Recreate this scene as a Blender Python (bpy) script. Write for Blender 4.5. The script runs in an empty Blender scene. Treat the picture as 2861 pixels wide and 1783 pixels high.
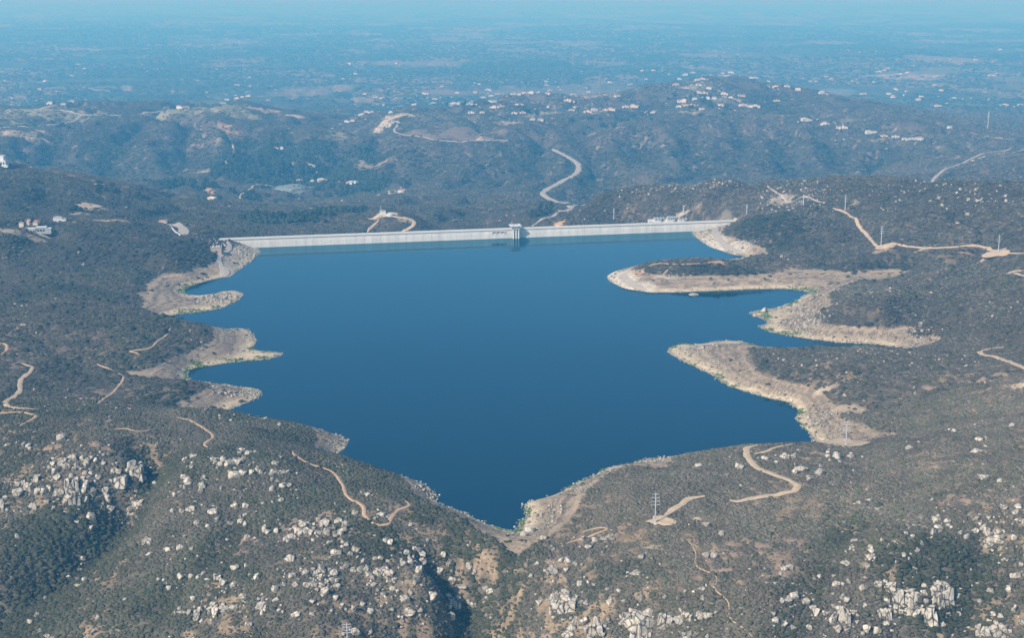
import bpy, bmesh, math, random
import numpy as np
from mathutils import Vector, Matrix

rng = np.random.default_rng(7)
random.seed(7)
scene = bpy.context.scene
COL = scene.collection

# ------------------------------------------------------------------ camera model (used to survey the photograph)
CAMH = 360.0                       # camera height above the water (metres); water surface is z = 0
F = 3333.0                         # focal length in survey pixels (survey picture is 2426 x 1512)
CX, CY, VH = 1213.0, 756.0, -30.0
PITCH = math.atan((CY - VH) / F)
SP, CP_ = math.sin(PITCH), math.cos(PITCH)

def ray(u, v):
    u = np.asarray(u, float); v = np.asarray(v, float)
    dx = u - CX
    dy = F * CP_ + (CY - v) * SP
    dz = -F * SP + (CY - v) * CP_
    return dx, dy, dz

def at_z(u, v, z):
    dx, dy, dz = ray(u, v)
    t = (np.asarray(z, float) - CAMH) / dz
    return dx * t, dy * t

# ------------------------------------------------------------------ survey: shoreline, high-water line, terrain heights
SHORE = [(604,587),(616,597),(596,616),(572,635),(542,657),(515,659),(478,669),(448,679),(434,689),(437,696),(471,700),
 (505,696),(528,690),(555,688),(572,693),(579,697),(559,714),(522,731),(471,740),(431,744),(409,747),(390,755),(412,768),(455,778),
 (505,780),(528,780),(569,777),(587,782),(599,795),(607,808),(602,820),(592,825),(616,831),(643,834),(670,837),(673,840),
 (656,845),(636,851),(589,855),(538,860),(498,867),(461,872),(444,879),(441,892),(448,901),(488,907),(525,911),(552,917),
 (592,918),(619,926),(621,931),(612,943),(582,956),(552,967),(540,975),(575,990),(640,1003),(717,1010),(757,1019),(800,1032),
 (826,1046),(816,1062),(800,1078),(820,1094),(880,1112),(957,1132),(990,1144),(1011,1155),(1034,1176),(1031,1190),(1041,1197),(1065,1204),
 (1112,1221),(1135,1236),(1162,1246),(1199,1258),(1223,1261),(1230,1250),(1235,1235),(1250,1218),(1241,1200),(1260,1188),
 (1287,1181),(1314,1173),(1347,1156),(1381,1139),(1415,1123),(1425,1114),(1448,1106),(1499,1098),(1516,1092),(1563,1084),
 (1618,1084),(1685,1076),(1763,1067),(1854,1060),(1935,1050),(1921,1032),(1911,1018),(1897,1003),(1881,993),(1895,978),
 (1887,968),(1869,953),(1820,943),(1779,931),(1736,918),(1709,906),(1694,891),(1658,876),(1618,855),(1580,835),(1586,823),
 (1618,815),(1652,816),(1679,812),(1729,807),(1763,811),(1800,823),(1854,830),(1930,829),(2000,824),(2099,820),(2060,815),
 (1981,811),(1954,807),(1911,802),(1854,793),(1820,785),(1800,775),(1823,763),(1790,749),(1779,741),(1820,733),(1854,727),
 (1880,717),(1904,702),(1921,694),(1904,690),(1854,684),(1786,685),(1702,689),(1618,692),(1546,693),(1482,684),(1448,667),
 (1438,654),(1458,643),(1516,629),(1560,623),(1620,620),(1700,617),(1760,612),(1766,606),(1742,604),(1719,597),(1685,586),
 (1662,571),(1643,556),(1640,548)]
SH = np.array(SHORE, float)
LX, LY = at_z(SH[:,0], SH[:,1], 0.0)
LAKE = np.stack([LX, LY], 1)

RING = [[(511,606),(515,620),(471,633),(437,647),(380,657),(373,670),(353,687),(333,701),(340,717),(340,733),(372,742)],
 [(508,788),(498,808),(464,827),(421,847),(373,869),(336,879),(296,882),(320,892),(370,896),(430,901)],
 [(498,918),(464,933),(434,950),(417,961)],
 [(730,1010),(744,1023),(750,1040),(742,1058),(774,1073)],
 [(974,1151),(970,1168),(997,1181),(1058,1208),(1102,1232),(1145,1262),(1179,1277),(1206,1289),(1230,1297),(1280,1280),
  (1327,1252),(1361,1222),(1378,1181),(1405,1148),(1435,1128),(1482,1107),(1506,1101),(1573,1111),(1593,1094)],
 [(2042,1046),(2116,1035),(2133,1028),(2082,1020),(2045,1010),(1998,993),(1991,983),(2045,972),(2005,970),(1971,956),
  (1954,936),(1931,923),(1911,914),(1870,909),(1837,899),(1800,886),(1786,872),(1769,852),(1776,835),(1763,818)],
 [(2213,812),(2203,795),(2170,781),(2106,778),(2022,773),(1954,770),(1931,758),(1965,731),(1965,697),(1988,682),(2028,667),
  (2089,660),(2140,643),(2055,642),(1954,643),(1854,647),(1753,652),(1685,653),(1618,653),(1543,653),(1512,653),(1496,643)],
 [(1816,596),(1786,583),(1753,571),(1712,552),(1719,542)]]
RING_Z = 11.0

# (u, v, z): what stands at that survey pixel is z metres above the water
HP = [
 # first hill on the left, from the abutment
 (0,560,52),(80,552,50),(150,546,48),(230,532,46),(300,524,45),(400,522,38),(445,552,30),(500,563,22),(545,567,14),
 (0,620,32),(120,620,30),(250,600,30),(380,600,26),(450,600,20),(0,690,26),(150,692,20),(260,690,15),
 # second hill on the left
 (0,706,40),(150,706,38),(250,719,30),(340,738,20),(420,754,8),(470,768,7),(0,780,36),(150,780,34),(300,790,26),(420,800,17),
 (0,860,30),(150,860,25),(230,880,19),(0,930,30),(120,930,27),(250,930,20),(350,920,17),(420,915,18),
 # near left hill top, its crag and the ravine
 (0,985,34),(100,985,36),(200,980,35),(300,976,33),(420,974,26),(500,970,22),(560,973,18),(640,990,14),(720,1025,13),
 (0,1050,34),(150,1050,36),(300,1040,36),(450,1040,30),(600,1040,25),(700,1075,24),
 (60,1100,30),(200,1085,35),(330,1090,33),(200,1140,22),(200,1190,12),(60,1180,14),(330,1150,20),(300,1190,8),
 (345,1115,25),(100,1300,1),(0,1300,3),(0,1450,-18),(250,1250,4),(200,1350,-6),(100,1420,-14),
 (0,1600,-34),(150,1512,-18),
 (430,1110,30),(560,1090,32),(660,1110,30),(500,1150,24),(450,1220,17),(600,1200,20),(750,1150,22),(720,1220,17),(600,1280,12),
 (450,1330,6),(300,1400,-6),(450,1450,-7),(600,1400,2),(600,1500,-11),(400,1550,-20),
 (809,1083,16),(850,1098,14),(910,1116,13),(957,1137,12),(1010,1190,13),(1041,1203,10),(810,1130,20),(870,1180,19),(860,1240,17),
 (920,1240,16),(960,1195,15),(1000,1250,13),(1080,1260,11),(750,1300,13),(900,1320,10),(1000,1330,7),(750,1400,4),(900,1400,-1),
 (1050,1400,-3),(800,1500,-10),(950,1500,-19),(1060,1380,0),(1075,1480,-24),(1110,1450,-26),(1140,1512,-32),(1100,1600,-44),
 (1215,1300,11),(1150,1310,8),(1215,1350,4),(1190,1420,-12),(1220,1512,-26),(850,1600,-28),
 # near right hill
 (1618,1082,14),(1685,1068,15),(1763,1057,17),(1854,1053,18),(1941,1050,18),(2004,1058,21),(2042,1050,16),(2100,1042,18),
 (2200,1030,26),(2300,1014,33),(2426,1000,42),(1500,1130,17),(1600,1130,20),(1700,1120,22),(1800,1120,22),(1450,1200,18),
 (1380,1250,13),(1300,1310,10),(1552,1243,21),(1650,1180,21),(1750,1190,21),(1880,1155,23),(2000,1130,25),(2150,1120,31),
 (2300,1100,38),(2426,1100,44),(1450,1300,12),(1600,1320,14),(1750,1300,17),(1900,1280,20),(2050,1250,25),(2200,1220,31),
 (2350,1200,36),(1330,1400,-1),(1450,1420,0),(1600,1430,3),(1750,1430,5),(1900,1400,9),(2050,1370,13),(2130,1370,14),(2250,1350,16),
 (2350,1330,18),(1350,1500,-16),(1500,1500,-15),(1650,1512,-10),(1800,1500,-5),(1950,1480,-5),(2130,1470,-8),(2250,1460,-6),
 (2400,1440,-2),(1700,1600,-24),(2000,1600,-22),(2300,1600,-20),(1400,1600,-32),
 # right shore hills
 (1700,850,6),(1850,860,18),(1850,824,17),(1914,817,19),(2000,824,21),(2100,826,22),(2200,826,24),(2300,830,30),(2426,835,42),
 (2000,880,24),(2150,880,28),(2300,880,36),(2426,900,47),(2050,930,20),(2200,940,27),(2350,960,33),(2200,1000,20),(2300,985,27),
 (2426,975,38),(1980,720,17),(2100,740,24),(2200,760,26),(2300,740,37),(2426,700,58),(2050,690,19),(2150,680,23),(2300,670,38),
 (2426,650,55),(2300,800,30),(2426,790,48),(2245,810,17),
 (1618,616,15),(1560,619,12),(1700,614,17),(1760,612,17),(1620,635,16),(1750,630,19),(1900,615,18),(2050,620,20),(2200,625,26),
 (2300,610,34),(2426,606,48),(2200,650,20),
 # right abutment knoll and the rocky ridge behind it
 (1760,521,16),(1800,510,26),(1850,495,38),(1905,488,44),(1960,488,46),(2005,502,46),(2050,545,38),(2087,583,32),(1850,560,22),
 (1950,560,28),(1950,590,20),(2160,585,34),(2300,583,42),(2365,600,42),(2426,600,48),
 (1330,508,-4),(1400,490,10),(1460,468,22),(1520,452,34),(1600,438,42),(1700,431,46),(1770,433,48),(1830,447,44),(1900,436,56),(2000,424,64),
 (2100,426,70),(2200,434,74),(2320,438,80),(2426,444,84),(2100,490,60),(2250,500,68),(2400,510,72),(2150,540,48),(2300,545,56),
 (1600,490,20),(1700,490,24),(1600,522,12),(1500,520,8),(1740,522,14),(1860,475,42),
 # valley behind the dam
 (1240,532,-30),(1310,511,-24),(1361,490,-14),(1300,470,-18),(1150,520,-34),(1050,525,-30),(1050,480,-22),(900,505,-6),(960,520,-12),
 (850,540,-22),(760,545,-26),(700,548,-22),(620,555,-8),(900,470,-24),(800,480,-32),(700,500,-30),(600,500,-20),(560,505,-8),(560,530,-4),
 (700,450,-30),(600,450,-22),(850,450,-30),(950,455,-26),(500,440,-10),(420,420,-2),(720,400,-22),(850,400,-14),(620,400,-10),
 (0,392,64),(60,396,58),(130,402,50),(230,425,36),(330,445,20),(430,475,6),(540,505,-6),(0,460,42),(100,470,38),(200,480,28),(300,490,20),
 (120,520,34),(400,510,12),
 (200,400,16),(300,390,14),(100,360,28),(250,330,40),(400,340,34),(500,370,14),(560,350,22),(650,355,18),(760,370,2),(0,350,40),
 (100,315,54),(200,300,60),(330,285,66),(450,285,66),(560,285,62),(650,290,52),(740,300,42),(800,318,30),(815,345,12),
 (0,300,58),(0,268,68),(150,265,72),(300,270,68),(420,262,72),(520,248,78),(560,237,80),(620,258,68),(690,276,52),(60,250,74),
 (910,302,36),(1000,300,46),(1100,310,46),(1200,320,42),(880,330,24),(1000,345,28),(1120,345,30),(1250,345,26),(950,400,-2),
 (1100,400,0),(1200,400,0),(1150,450,-14),(1250,450,-14),(1340,372,12),(1370,395,4),(1300,440,-12),(1420,420,0),(1500,400,8),
 (950,272,50),(1050,255,62),(1150,262,62),(1200,250,68),(1220,226,78),(1300,265,62),(1400,268,60),(1500,268,62),(1340,245,62),
 (1300,310,44),(1400,330,36),(1550,330,40),(1450,370,14),(1600,390,6),
 (1480,240,76),(1540,215,92),(1620,185,112),(1700,175,118),(1760,182,114),(1700,215,96),(1650,240,82),(1750,240,82),(1850,210,100),
 (1950,222,88),(2050,245,74),(1700,270,72),(1850,270,68),(1950,290,60),(2080,310,50),(2200,330,38),(1700,330,36),(1850,330,36),
 (2000,350,22),(1700,390,8),(1850,400,2),(1980,410,-2),(2200,295,52),(2330,315,34),(2426,330,18),(2300,350,22),
 (2030,418,0),(2150,390,14),(2250,374,24),(2350,362,28),(2426,356,30),(2100,420,10),(2250,410,20),(2400,400,30),
 (2210,430,14),(2350,425,24),
 # plain
 (900,262,-28),(850,288,-16),(760,262,-44),(2426,270,-40),(2300,270,-36),(2426,300,-30),
]
# hidden ground, surveyed in world metres
HW = [(-900,700,20),(-500,560,-30),(0,560,-50),(400,560,-45),(800,800,35),(-1100,1300,45),(1000,1300,60),(-1500,2300,60),(1300,2200,80),
 (-2600,4300,0),(2900,4300,-80),(0,420,-60),(-800,400,-40),(800,400,-40),
 (-150,2120,-50),(0,2150,-62),(120,2170,-50),(-280,2080,-32),(220,2200,-20),(-40,2320,-45)]
for yy in (6300, 6900, 7500):
    for xx in (-3400,-2300,-1300,-300,700,1700,2700,3600):
        HW.append((xx, yy, -150 if yy > 6300 else -140))
HW += [(-2000,5600,-125),(-1200,5600,-130),(-400,5500,-130),(400,5600,-130),(1000,5900,-135),(2200,5600,-135)]
# hidden valleys behind the near ridges
HW += [(780,2200,40),(830,2350,8),(880,2500,-22),(950,2700,-52),(670,2300,24),(720,2500,-20),(780,2700,-50),(560,2400,14),(600,2600,-36),(470,2500,-10),(1100,2450,0),(1150,2300,45)]
HW += [(-750,2680,-25),(-600,2650,-30),(-420,2600,-40),(450,2900,-60),(700,2900,-75),(950,2800,-70),(1150,2750,-50),(-500,4300,-110)]

pts = []
for x, y in LAKE: pts.append((x, y, 0.0))
for line in RING:
    a = np.array(line, float)
    x, y = at_z(a[:,0], a[:,1], RING_Z)
    pts += [(p, q, RING_Z) for p, q in zip(x, y)]
hp = np.array(HP, float)
# the ground downstream of the dam drops away, so the far hills stand lower and farther off
x0_, y0_ = at_z(hp[:,0], hp[:,1], hp[:,2])
tq = np.clip((y0_-2330)/(2800-2330), 0, 1); hp[:,2] -= 80*tq*tq*(3-2*tq)
x, y = at_z(hp[:,0], hp[:,1], hp[:,2])
pts += list(zip(x, y, hp[:,2]))
pts += HW
for u, v in [(800,650),(1200,640),(1450,620),(700,760),(1000,760),(1300,760),(1650,740),(750,900),(1100,900),(1450,900),(1000,1050),(1250,1050),(1600,1000),(1150,1170)]:
    x, y = at_z(u, v, 0); pts.append((float(x), float(y), -22.0))
P = np.array(pts, float)
# drop near-duplicates (within 3 m)
keep = []
for i in range(len(P)):
    if all((P[i,0]-P[j,0])**2 + (P[i,1]-P[j,1])**2 > 9.0 for j in keep): keep.append(i)
P = P[keep]

def tps_fit(P, lam):
    n = len(P); X = P[:, :2] / 1000.0
    d2 = ((X[:,None,:] - X[None,:,:])**2).sum(-1)
    K = 0.5 * d2 * np.log(d2 + 1e-12)
    A = np.zeros((n+3, n+3)); A[:n,:n] = K + lam*np.eye(n)
    A[:n,n] = 1; A[:n,n+1:] = X; A[n,:n] = 1; A[n+1:,:n] = X.T
    b = np.zeros(n+3); b[:n] = P[:,2]
    return np.linalg.solve(A, b), X
TW, TX = tps_fit(P, 2e-5)
def tps_eval(x, y):
    sh = x.shape; x = x.ravel()/1000.0; y = y.ravel()/1000.0
    out = np.empty(x.size); n = len(TX)
    for s in range(0, x.size, 20000):
        xs, ys = x[s:s+20000], y[s:s+20000]
        d2 = (xs[:,None]-TX[None,:,0])**2 + (ys[:,None]-TX[None,:,1])**2 + 1e-12
        out[s:s+20000] = (0.5*d2*np.log(d2)) @ TW[:n] + TW[n] + TW[n+1]*xs + TW[n+2]*ys
    return out.reshape(sh)

# ------------------------------------------------------------------ noise
def _h(ix, iy, s):
    n = (ix.astype(np.int64)*374761393 + iy.astype(np.int64)*668265263 + s*974634777) & 0xffffffff
    n = ((n ^ (n >> 13)) * 1274126177) & 0xffffffff
    return ((n ^ (n >> 16)) & 0xffffff) / float(0xffffff)
def vnoise(x, y, s=0):
    ix = np.floor(x); iy = np.floor(y); fx = x-ix; fy = y-iy
    fx = fx*fx*fx*(fx*(fx*6-15)+10); fy = fy*fy*fy*(fy*(fy*6-15)+10)
    a = _h(ix,iy,s); b = _h(ix+1,iy,s); c = _h(ix,iy+1,s); d = _h(ix+1,iy+1,s)
    return (a*(1-fx)+b*fx)*(1-fy) + (c*(1-fx)+d*fx)*fy
def fbm(x, y, s=0, o=4, g=0.5):
    t = 0; a = 1; w = 0
    for k in range(o):
        c, n = math.cos(0.7*k), math.sin(0.7*k)
        xx = (x*c - y*n)*2**k; yy = (x*n + y*c)*2**k
        t = t + a*(vnoise(xx + 17*k, yy - 31*k, s+k)); w += a; a *= g
    return t/w                                                    # 0..1
def sstep(a, b, x):
    t = np.clip((x-a)/(b-a), 0, 1); return t*t*(3-2*t)

# dam axis (upstream face) in world metres
DA = np.array([-402.0, 1961.0]); DB = np.array([345.0, 2122.0]); DAM_Z = 14.0
DU = (DB-DA)/np.linalg.norm(DB-DA); DN = np.array([DU[1], -DU[0]])           # DN points upstream (to the camera)
DL = float(np.linalg.norm(DB-DA))

def lake_sd(x, y):
    """signed distance to the shoreline (negative in the water) and whether the dam edge is the nearest one"""
    sh = x.shape; x = x.ravel(); y = y.ravel(); n = len(LAKE)
    best = np.full(x.size, 1e9); dam = np.zeros(x.size, bool); ins = np.zeros(x.size, bool)
    for i in range(n):
        ax, ay = LAKE[i]; bx, by = LAKE[(i+1) % n]
        ex, ey = bx-ax, by-ay
        t = np.clip(((x-ax)*ex + (y-ay)*ey)/(ex*ex+ey*ey), 0, 1)
        d = np.hypot(x-ax-t*ex, y-ay-t*ey)
        m = d < best; best[m] = d[m]; dam[m] = (i == n-1)
        c = (ay > y) != (by > y)
        with np.errstate(divide='ignore', invalid='ignore'):
            xi = ax + (y-ay)/(by-ay if by != ay else 1e-9)*ex
        ins ^= c & (x < xi)
    return np.where(ins, -best, best).reshape(sh), dam.reshape(sh)

# ------------------------------------------------------------------ terrain sheet (finer near by, reaching the horizon)
tc = np.concatenate([np.linspace(-1.1,-0.44,36)[:-1], np.linspace(-0.44,0.44,701), np.linspace(0.44,1.1,36)[1:]])
yr = np.concatenate([np.exp(np.arange(math.log(400), math.log(660), 0.012)), np.exp(np.arange(math.log(660), math.log(6900), 0.0021)),
                     np.exp(np.arange(math.log(6900), math.log(52000), 0.011))])
NT, NY = len(tc), len(yr)
T, Yg = np.meshgrid(tc, yr)
Xg = T*Yg

def base_height(x, y):
    xs = np.clip(x, -3300, 3300)
    h = tps_eval(xs, np.minimum(y, 7400.0))
    far = sstep(5900, 6900, y)
    plain = -150 + 60*(fbm(x/2600, y/2600, 40, 3)-0.5) + 26*(fbm(x/700, y/700, 50, 4)-0.5)
    plain += 70*np.exp(-((y-10500)/1700)**2)*np.clip(fbm(x/1800, y/4000, 60, 3)-0.45, 0, 1)
    plain += 150*sstep(12000, 20000, y)*np.clip(fbm(x/5000, y/6000, 61, 3)-0.45, 0, 1)
    return h*(1-far) + plain*far
# evaluate on a coarser grid, then refine
ci = np.unique(np.concatenate([np.arange(0, NT, 3), [NT-1]])); ri = np.unique(np.concatenate([np.arange(0, NY, 3), [NY-1]]))
Hc = base_height(Xg[np.ix_(ri, ci)], Yg[np.ix_(ri, ci)])
tmp = np.empty((NY, len(ci)))
for j in range(len(ci)): tmp[:, j] = np.interp(np.arange(NY), ri, Hc[:, j])
H = np.empty((NY, NT))
for i in range(NY): H[i] = np.interp(np.arange(NT), ci, tmp[i])

nearlake = (np.abs(Xg) < 900) & (Yg > 700) & (Yg < 2400)
SD = np.full(H.shape, 1e4); DAMN = np.zeros(H.shape, bool)
a, b = lake_sd(Xg[nearlake], Yg[nearlake]); SD[nearlake] = a; DAMN[nearlake] = b
downstream = ((Xg-DA[0])*DN[0] + (Yg-DA[1])*DN[1]) < 0
along = (Xg-DA[0])*DU[0] + (Yg-DA[1])*DU[1]
behind_dam = downstream & (along > -5) & (along < DL+5)
# undulation and gullies, fading towards the shore and the high-water ring
amp = sstep(8, 22, H) + sstep(8, 30, -H)*(SD > 0)
bl = sstep(120, 500, SD); amp = (amp*(1-bl)+bl)*np.clip(Yg/1000, 0.6, 3.0)
g1 = fbm(Xg/120, Yg/120, 1, 4); g2 = 1-np.abs(2*fbm(Xg/170, Yg/230, 9, 3)-1)
H = H + amp*(3.6*(g1-0.5) - (3.0+3.0*sstep(1100, 1500, Yg))*(sstep(0.72, 1.0, g2)-0.25))
# ravines cut into the near slopes: (u, v, z) along the bed, depth, half-width
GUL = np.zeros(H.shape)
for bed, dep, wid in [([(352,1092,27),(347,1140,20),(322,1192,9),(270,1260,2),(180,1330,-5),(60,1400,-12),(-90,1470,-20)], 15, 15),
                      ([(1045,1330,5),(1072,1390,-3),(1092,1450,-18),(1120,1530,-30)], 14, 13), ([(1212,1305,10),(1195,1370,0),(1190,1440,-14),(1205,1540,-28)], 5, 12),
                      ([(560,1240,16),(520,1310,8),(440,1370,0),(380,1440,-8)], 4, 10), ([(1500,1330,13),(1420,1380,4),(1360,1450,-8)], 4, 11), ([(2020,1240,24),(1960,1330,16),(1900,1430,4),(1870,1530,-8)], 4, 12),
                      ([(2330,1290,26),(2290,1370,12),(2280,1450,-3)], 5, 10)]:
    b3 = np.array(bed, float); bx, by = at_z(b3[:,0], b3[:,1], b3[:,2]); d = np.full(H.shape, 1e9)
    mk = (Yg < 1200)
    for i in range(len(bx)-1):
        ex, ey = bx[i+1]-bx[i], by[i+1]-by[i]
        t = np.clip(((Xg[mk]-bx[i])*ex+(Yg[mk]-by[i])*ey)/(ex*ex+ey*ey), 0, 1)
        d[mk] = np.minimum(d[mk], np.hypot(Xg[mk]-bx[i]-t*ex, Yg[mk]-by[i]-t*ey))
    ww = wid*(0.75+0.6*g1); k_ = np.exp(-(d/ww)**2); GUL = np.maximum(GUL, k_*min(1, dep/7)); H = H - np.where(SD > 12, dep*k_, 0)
H = H + amp*1.4*(fbm(Xg/24, Yg/24, 3, 3)-0.5)
H = H + 0.9*(fbm(Xg/9, Yg/9, 5, 3)-0.5)*(SD > 1)
farhill = sstep(2500, 3200, Yg)*(1-sstep(5600, 6600, Yg))
rg_ = 1-np.abs(2*fbm(Xg/430+0.4*g1+Yg/3600, Yg/1700, 77, 3)-1)
H = H - farhill*(12*(sstep(0.45, 1.0, rg_)-0.3) + 8*(sstep(0.5, 1.0, 1-np.abs(2*fbm(Xg/170+0.4*g1, Yg/620, 79, 3)-1))-0.3))
# the shoreline itself is exact
wob = 0.8+0.5*fbm(Xg/14, Yg/14, 21, 3)
H = np.where((SD > 0) & (SD < 60) & ~behind_dam, np.maximum(H, 0.10*wob*np.minimum(SD, 30)), H)
H = np.where(SD <= 0, np.minimum(H, 0.22*SD-0.02), H)
# under and behind the dam the ground stays below the crest
dist_axis = -((Xg-DA[0])*DN[0] + (Yg-DA[1])*DN[1])
endd = np.minimum(along, DL-along)
cap = 12.5 - np.clip(endd, 0, 130)*0.62
cap = cap + np.clip(dist_axis-70, 0, 1e4)*0.45
damzone = (dist_axis > -6) & (dist_axis < 400) & (endd > 2)
H = np.where(damzone, np.minimum(H, np.maximum(cap, -66 + np.clip(dist_axis-70, 0, 1e4)*0.45)), H)

lyr = np.log(yr)
def Hs(x, y):
    x = np.asarray(x, float); y = np.maximum(np.asarray(y, float), yr[0]+0.01)
    fi = np.interp(np.log(y), lyr, np.arange(NY)); fj = np.interp(x/y, tc, np.arange(NT))
    i = np.clip(fi.astype(int), 0, NY-2); j = np.clip(fj.astype(int), 0, NT-2); di = fi-i; dj = fj-j
    return (H[i,j]*(1-dj)+H[i,j+1]*dj)*(1-di) + (H[i+1,j]*(1-dj)+H[i+1,j+1]*dj)*di
def samp(A, x, y):
    fi = np.interp(np.log(np.maximum(y, 401)), lyr, np.arange(NY)); fj = np.interp(x/y, tc, np.arange(NT))
    return A[np.rint(fi).astype(int), np.rint(fj).astype(int)]
SRCH = np.concatenate([np.exp(np.arange(math.log(560), math.log(6900), 0.0009)), np.exp(np.arange(math.log(6900), math.log(60000), 0.006))])
def hit(u, v, ymin=0):
    """where the sight line through a survey pixel meets the ground"""
    dx, dy, dz = ray(float(u), float(v))
    ys = SRCH[SRCH > ymin]; xs = dx/dy*ys; zs = CAMH + dz/dy*ys
    below = zs <= np.maximum(Hs(xs, ys), np.where(samp(SD, xs, ys) < 0, 0.0, -1e9))
    k = int(np.argmax(below)) if below.any() else len(ys)-1
    if k > 0:
        y0, y1 = ys[k-1], ys[k]
        for _ in range(12):
            ym = 0.5*(y0+y1)
            if CAMH + dz/dy*ym <= float(Hs(dx/dy*ym, ym)): y1 = ym
            else: y0 = ym
        yk = y1
    else: yk = ys[k]
    return float(dx/dy*yk), float(yk), float(Hs(dx/dy*yk, yk))

# broad valleys folded into the far hills: (u, v) down the bed, depth, half-width
FOLD = np.zeros(H.shape); dHf = np.zeros(H.shape); bump = 0.75+0.55*fbm(Xg/150, Yg/150, 88, 3)
for bed, dep, wid in [([(330,296),(285,325),(258,350),(270,385),(330,412)], 42, 75), ([(150,318),(120,350),(90,378)], 30, 65), ([(455,292),(435,330),(440,365),(420,395)], 34, 60), ([(600,290),(585,330),(590,375)], 22, 50),
                      ([(700,300),(690,335),(700,375)], 24, 55), ([(815,325),(800,360),(760,390),(700,412)], 40, 70), ([(900,335),(890,365),(850,395)], 22, 55), ([(1010,350),(990,390),(960,430)], 20, 60),
                      ([(1150,350),(1170,390),(1160,440)], 22, 60), ([(1290,300),(1285,335),(1250,370),(1230,420)], 26, 60), ([(1345,290),(1395,330),(1420,380),(1395,430),(1340,470)], 40, 70), ([(1500,290),(1520,330),(1500,380)], 32, 60),
                      ([(1610,290),(1640,335),(1680,375),(1700,405)], 40, 65), ([(1730,280),(1760,320),(1770,370)], 26, 50), ([(1850,290),(1855,330),(1890,370),(1900,405)], 36, 60), ([(1960,310),(1975,350),(2000,395)], 30, 55),
                      ([(2100,335),(2090,370),(2050,400)], 26, 55), ([(1560,225),(1530,250),(1490,270)], 26, 60), ([(1790,200),(1830,225),(1850,255)], 24, 60), ([(200,440),(260,462),(340,480)], 12, 40), ([(100,425),(110,455),(60,490)], 12, 36)]:
    q = np.array([hit(u, v)[:2] for u, v in bed]); k_ = [0]
    for i in range(1, len(q)):
        if abs(q[i][1]-q[k_[-1]][1]) < 900: k_.append(i)
    q = q[k_]
    if len(q) < 2: continue
    lo, hi = q.min(0)-4*wid, q.max(0)+4*wid
    mk = (Xg > lo[0]) & (Xg < hi[0]) & (Yg > lo[1]) & (Yg < hi[1]); d = np.full(mk.sum(), 1e9); tt = np.zeros(mk.sum())
    for i in range(len(q)-1):
        e = q[i+1]-q[i]; t = np.clip(((Xg[mk]-q[i][0])*e[0]+(Yg[mk]-q[i][1])*e[1])/(e@e), 0, 1)
        dd = np.hypot(Xg[mk]-q[i][0]-t*e[0], Yg[mk]-q[i][1]-t*e[1]); c = dd < d; d[c] = dd[c]; tt[c] = (i+t[c])/(len(q)-1)
    w = wid*(0.55+0.8*tt)*bump[mk]; k = np.exp(-(d/w)**1.5)*np.minimum(1, 0.25+2*tt)*(1-0.45*sstep(.7, 1, tt))
    dHf[mk] = np.maximum(dHf[mk], dep*1.25*k); FOLD[mk] = np.maximum(FOLD[mk], k)
H -= dHf

HAZE_D = 0.000158; HAZE_C = (0.118, 0.53, 0.99); HAZE_A = (0.70, 0.62, 0.9)
SUN_E = 4.9; SKY_S = 0.125; EXPO = 0.30

# ------------------------------------------------------------------ mesh and object helpers
def mesh_np(name, verts, faces, mats=(), smooth=False, mat_idx=None):
    """verts (n,3); faces (m,3) or (m,4) arrays"""
    me = bpy.data.meshes.new(name)
    verts = np.ascontiguousarray(verts, np.float32); faces = np.ascontiguousarray(faces, np.int32)
    k = faces.shape[1]
    me.vertices.add(len(verts)); me.vertices.foreach_set('co', verts.ravel())
    me.loops.add(faces.size); me.loops.foreach_set('vertex_index', faces.ravel())
    me.polygons.add(len(faces))
    me.polygons.foreach_set('loop_start', np.arange(0, faces.size, k, dtype=np.int32))
    me.polygons.foreach_set('loop_total', np.full(len(faces), k, np.int32))
    if smooth: me.polygons.foreach_set('use_smooth', np.ones(len(faces), bool))
    if mat_idx is not None: me.polygons.foreach_set('material_index', np.asarray(mat_idx, np.int32))
    me.update(calc_edges=True)
    for m in mats: me.materials.append(m)
    return me
def set_col(me, name, rgb):
    at = me.color_attributes.new(name, 'FLOAT_COLOR', 'POINT')
    c = np.ones((len(me.vertices), 4), np.float32); c[:, :3] = rgb
    at.data.foreach_set('color', c.ravel())
def obj(name, me, parent=None, loc=None):
    o = bpy.data.objects.new(name, me); COL.objects.link(o)
    if parent is not None: o.parent = parent
    if loc is not None: o.location = loc
    return o
def tag(o, label=None, cat=None, group=None, kind=None):
    if label: o['label'] = label
    if cat: o['category'] = cat
    if group: o['group'] = group
    if kind: o['kind'] = kind
    return o
def thing(name, label, cat, loc=(0,0,0), rz=0.0, group=None):
    o = bpy.data.objects.new(name, None); COL.objects.link(o)
    o.location = loc; o.rotation_euler = (0, 0, rz); o.empty_display_size = 1
    return tag(o, label, cat, group)

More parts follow.
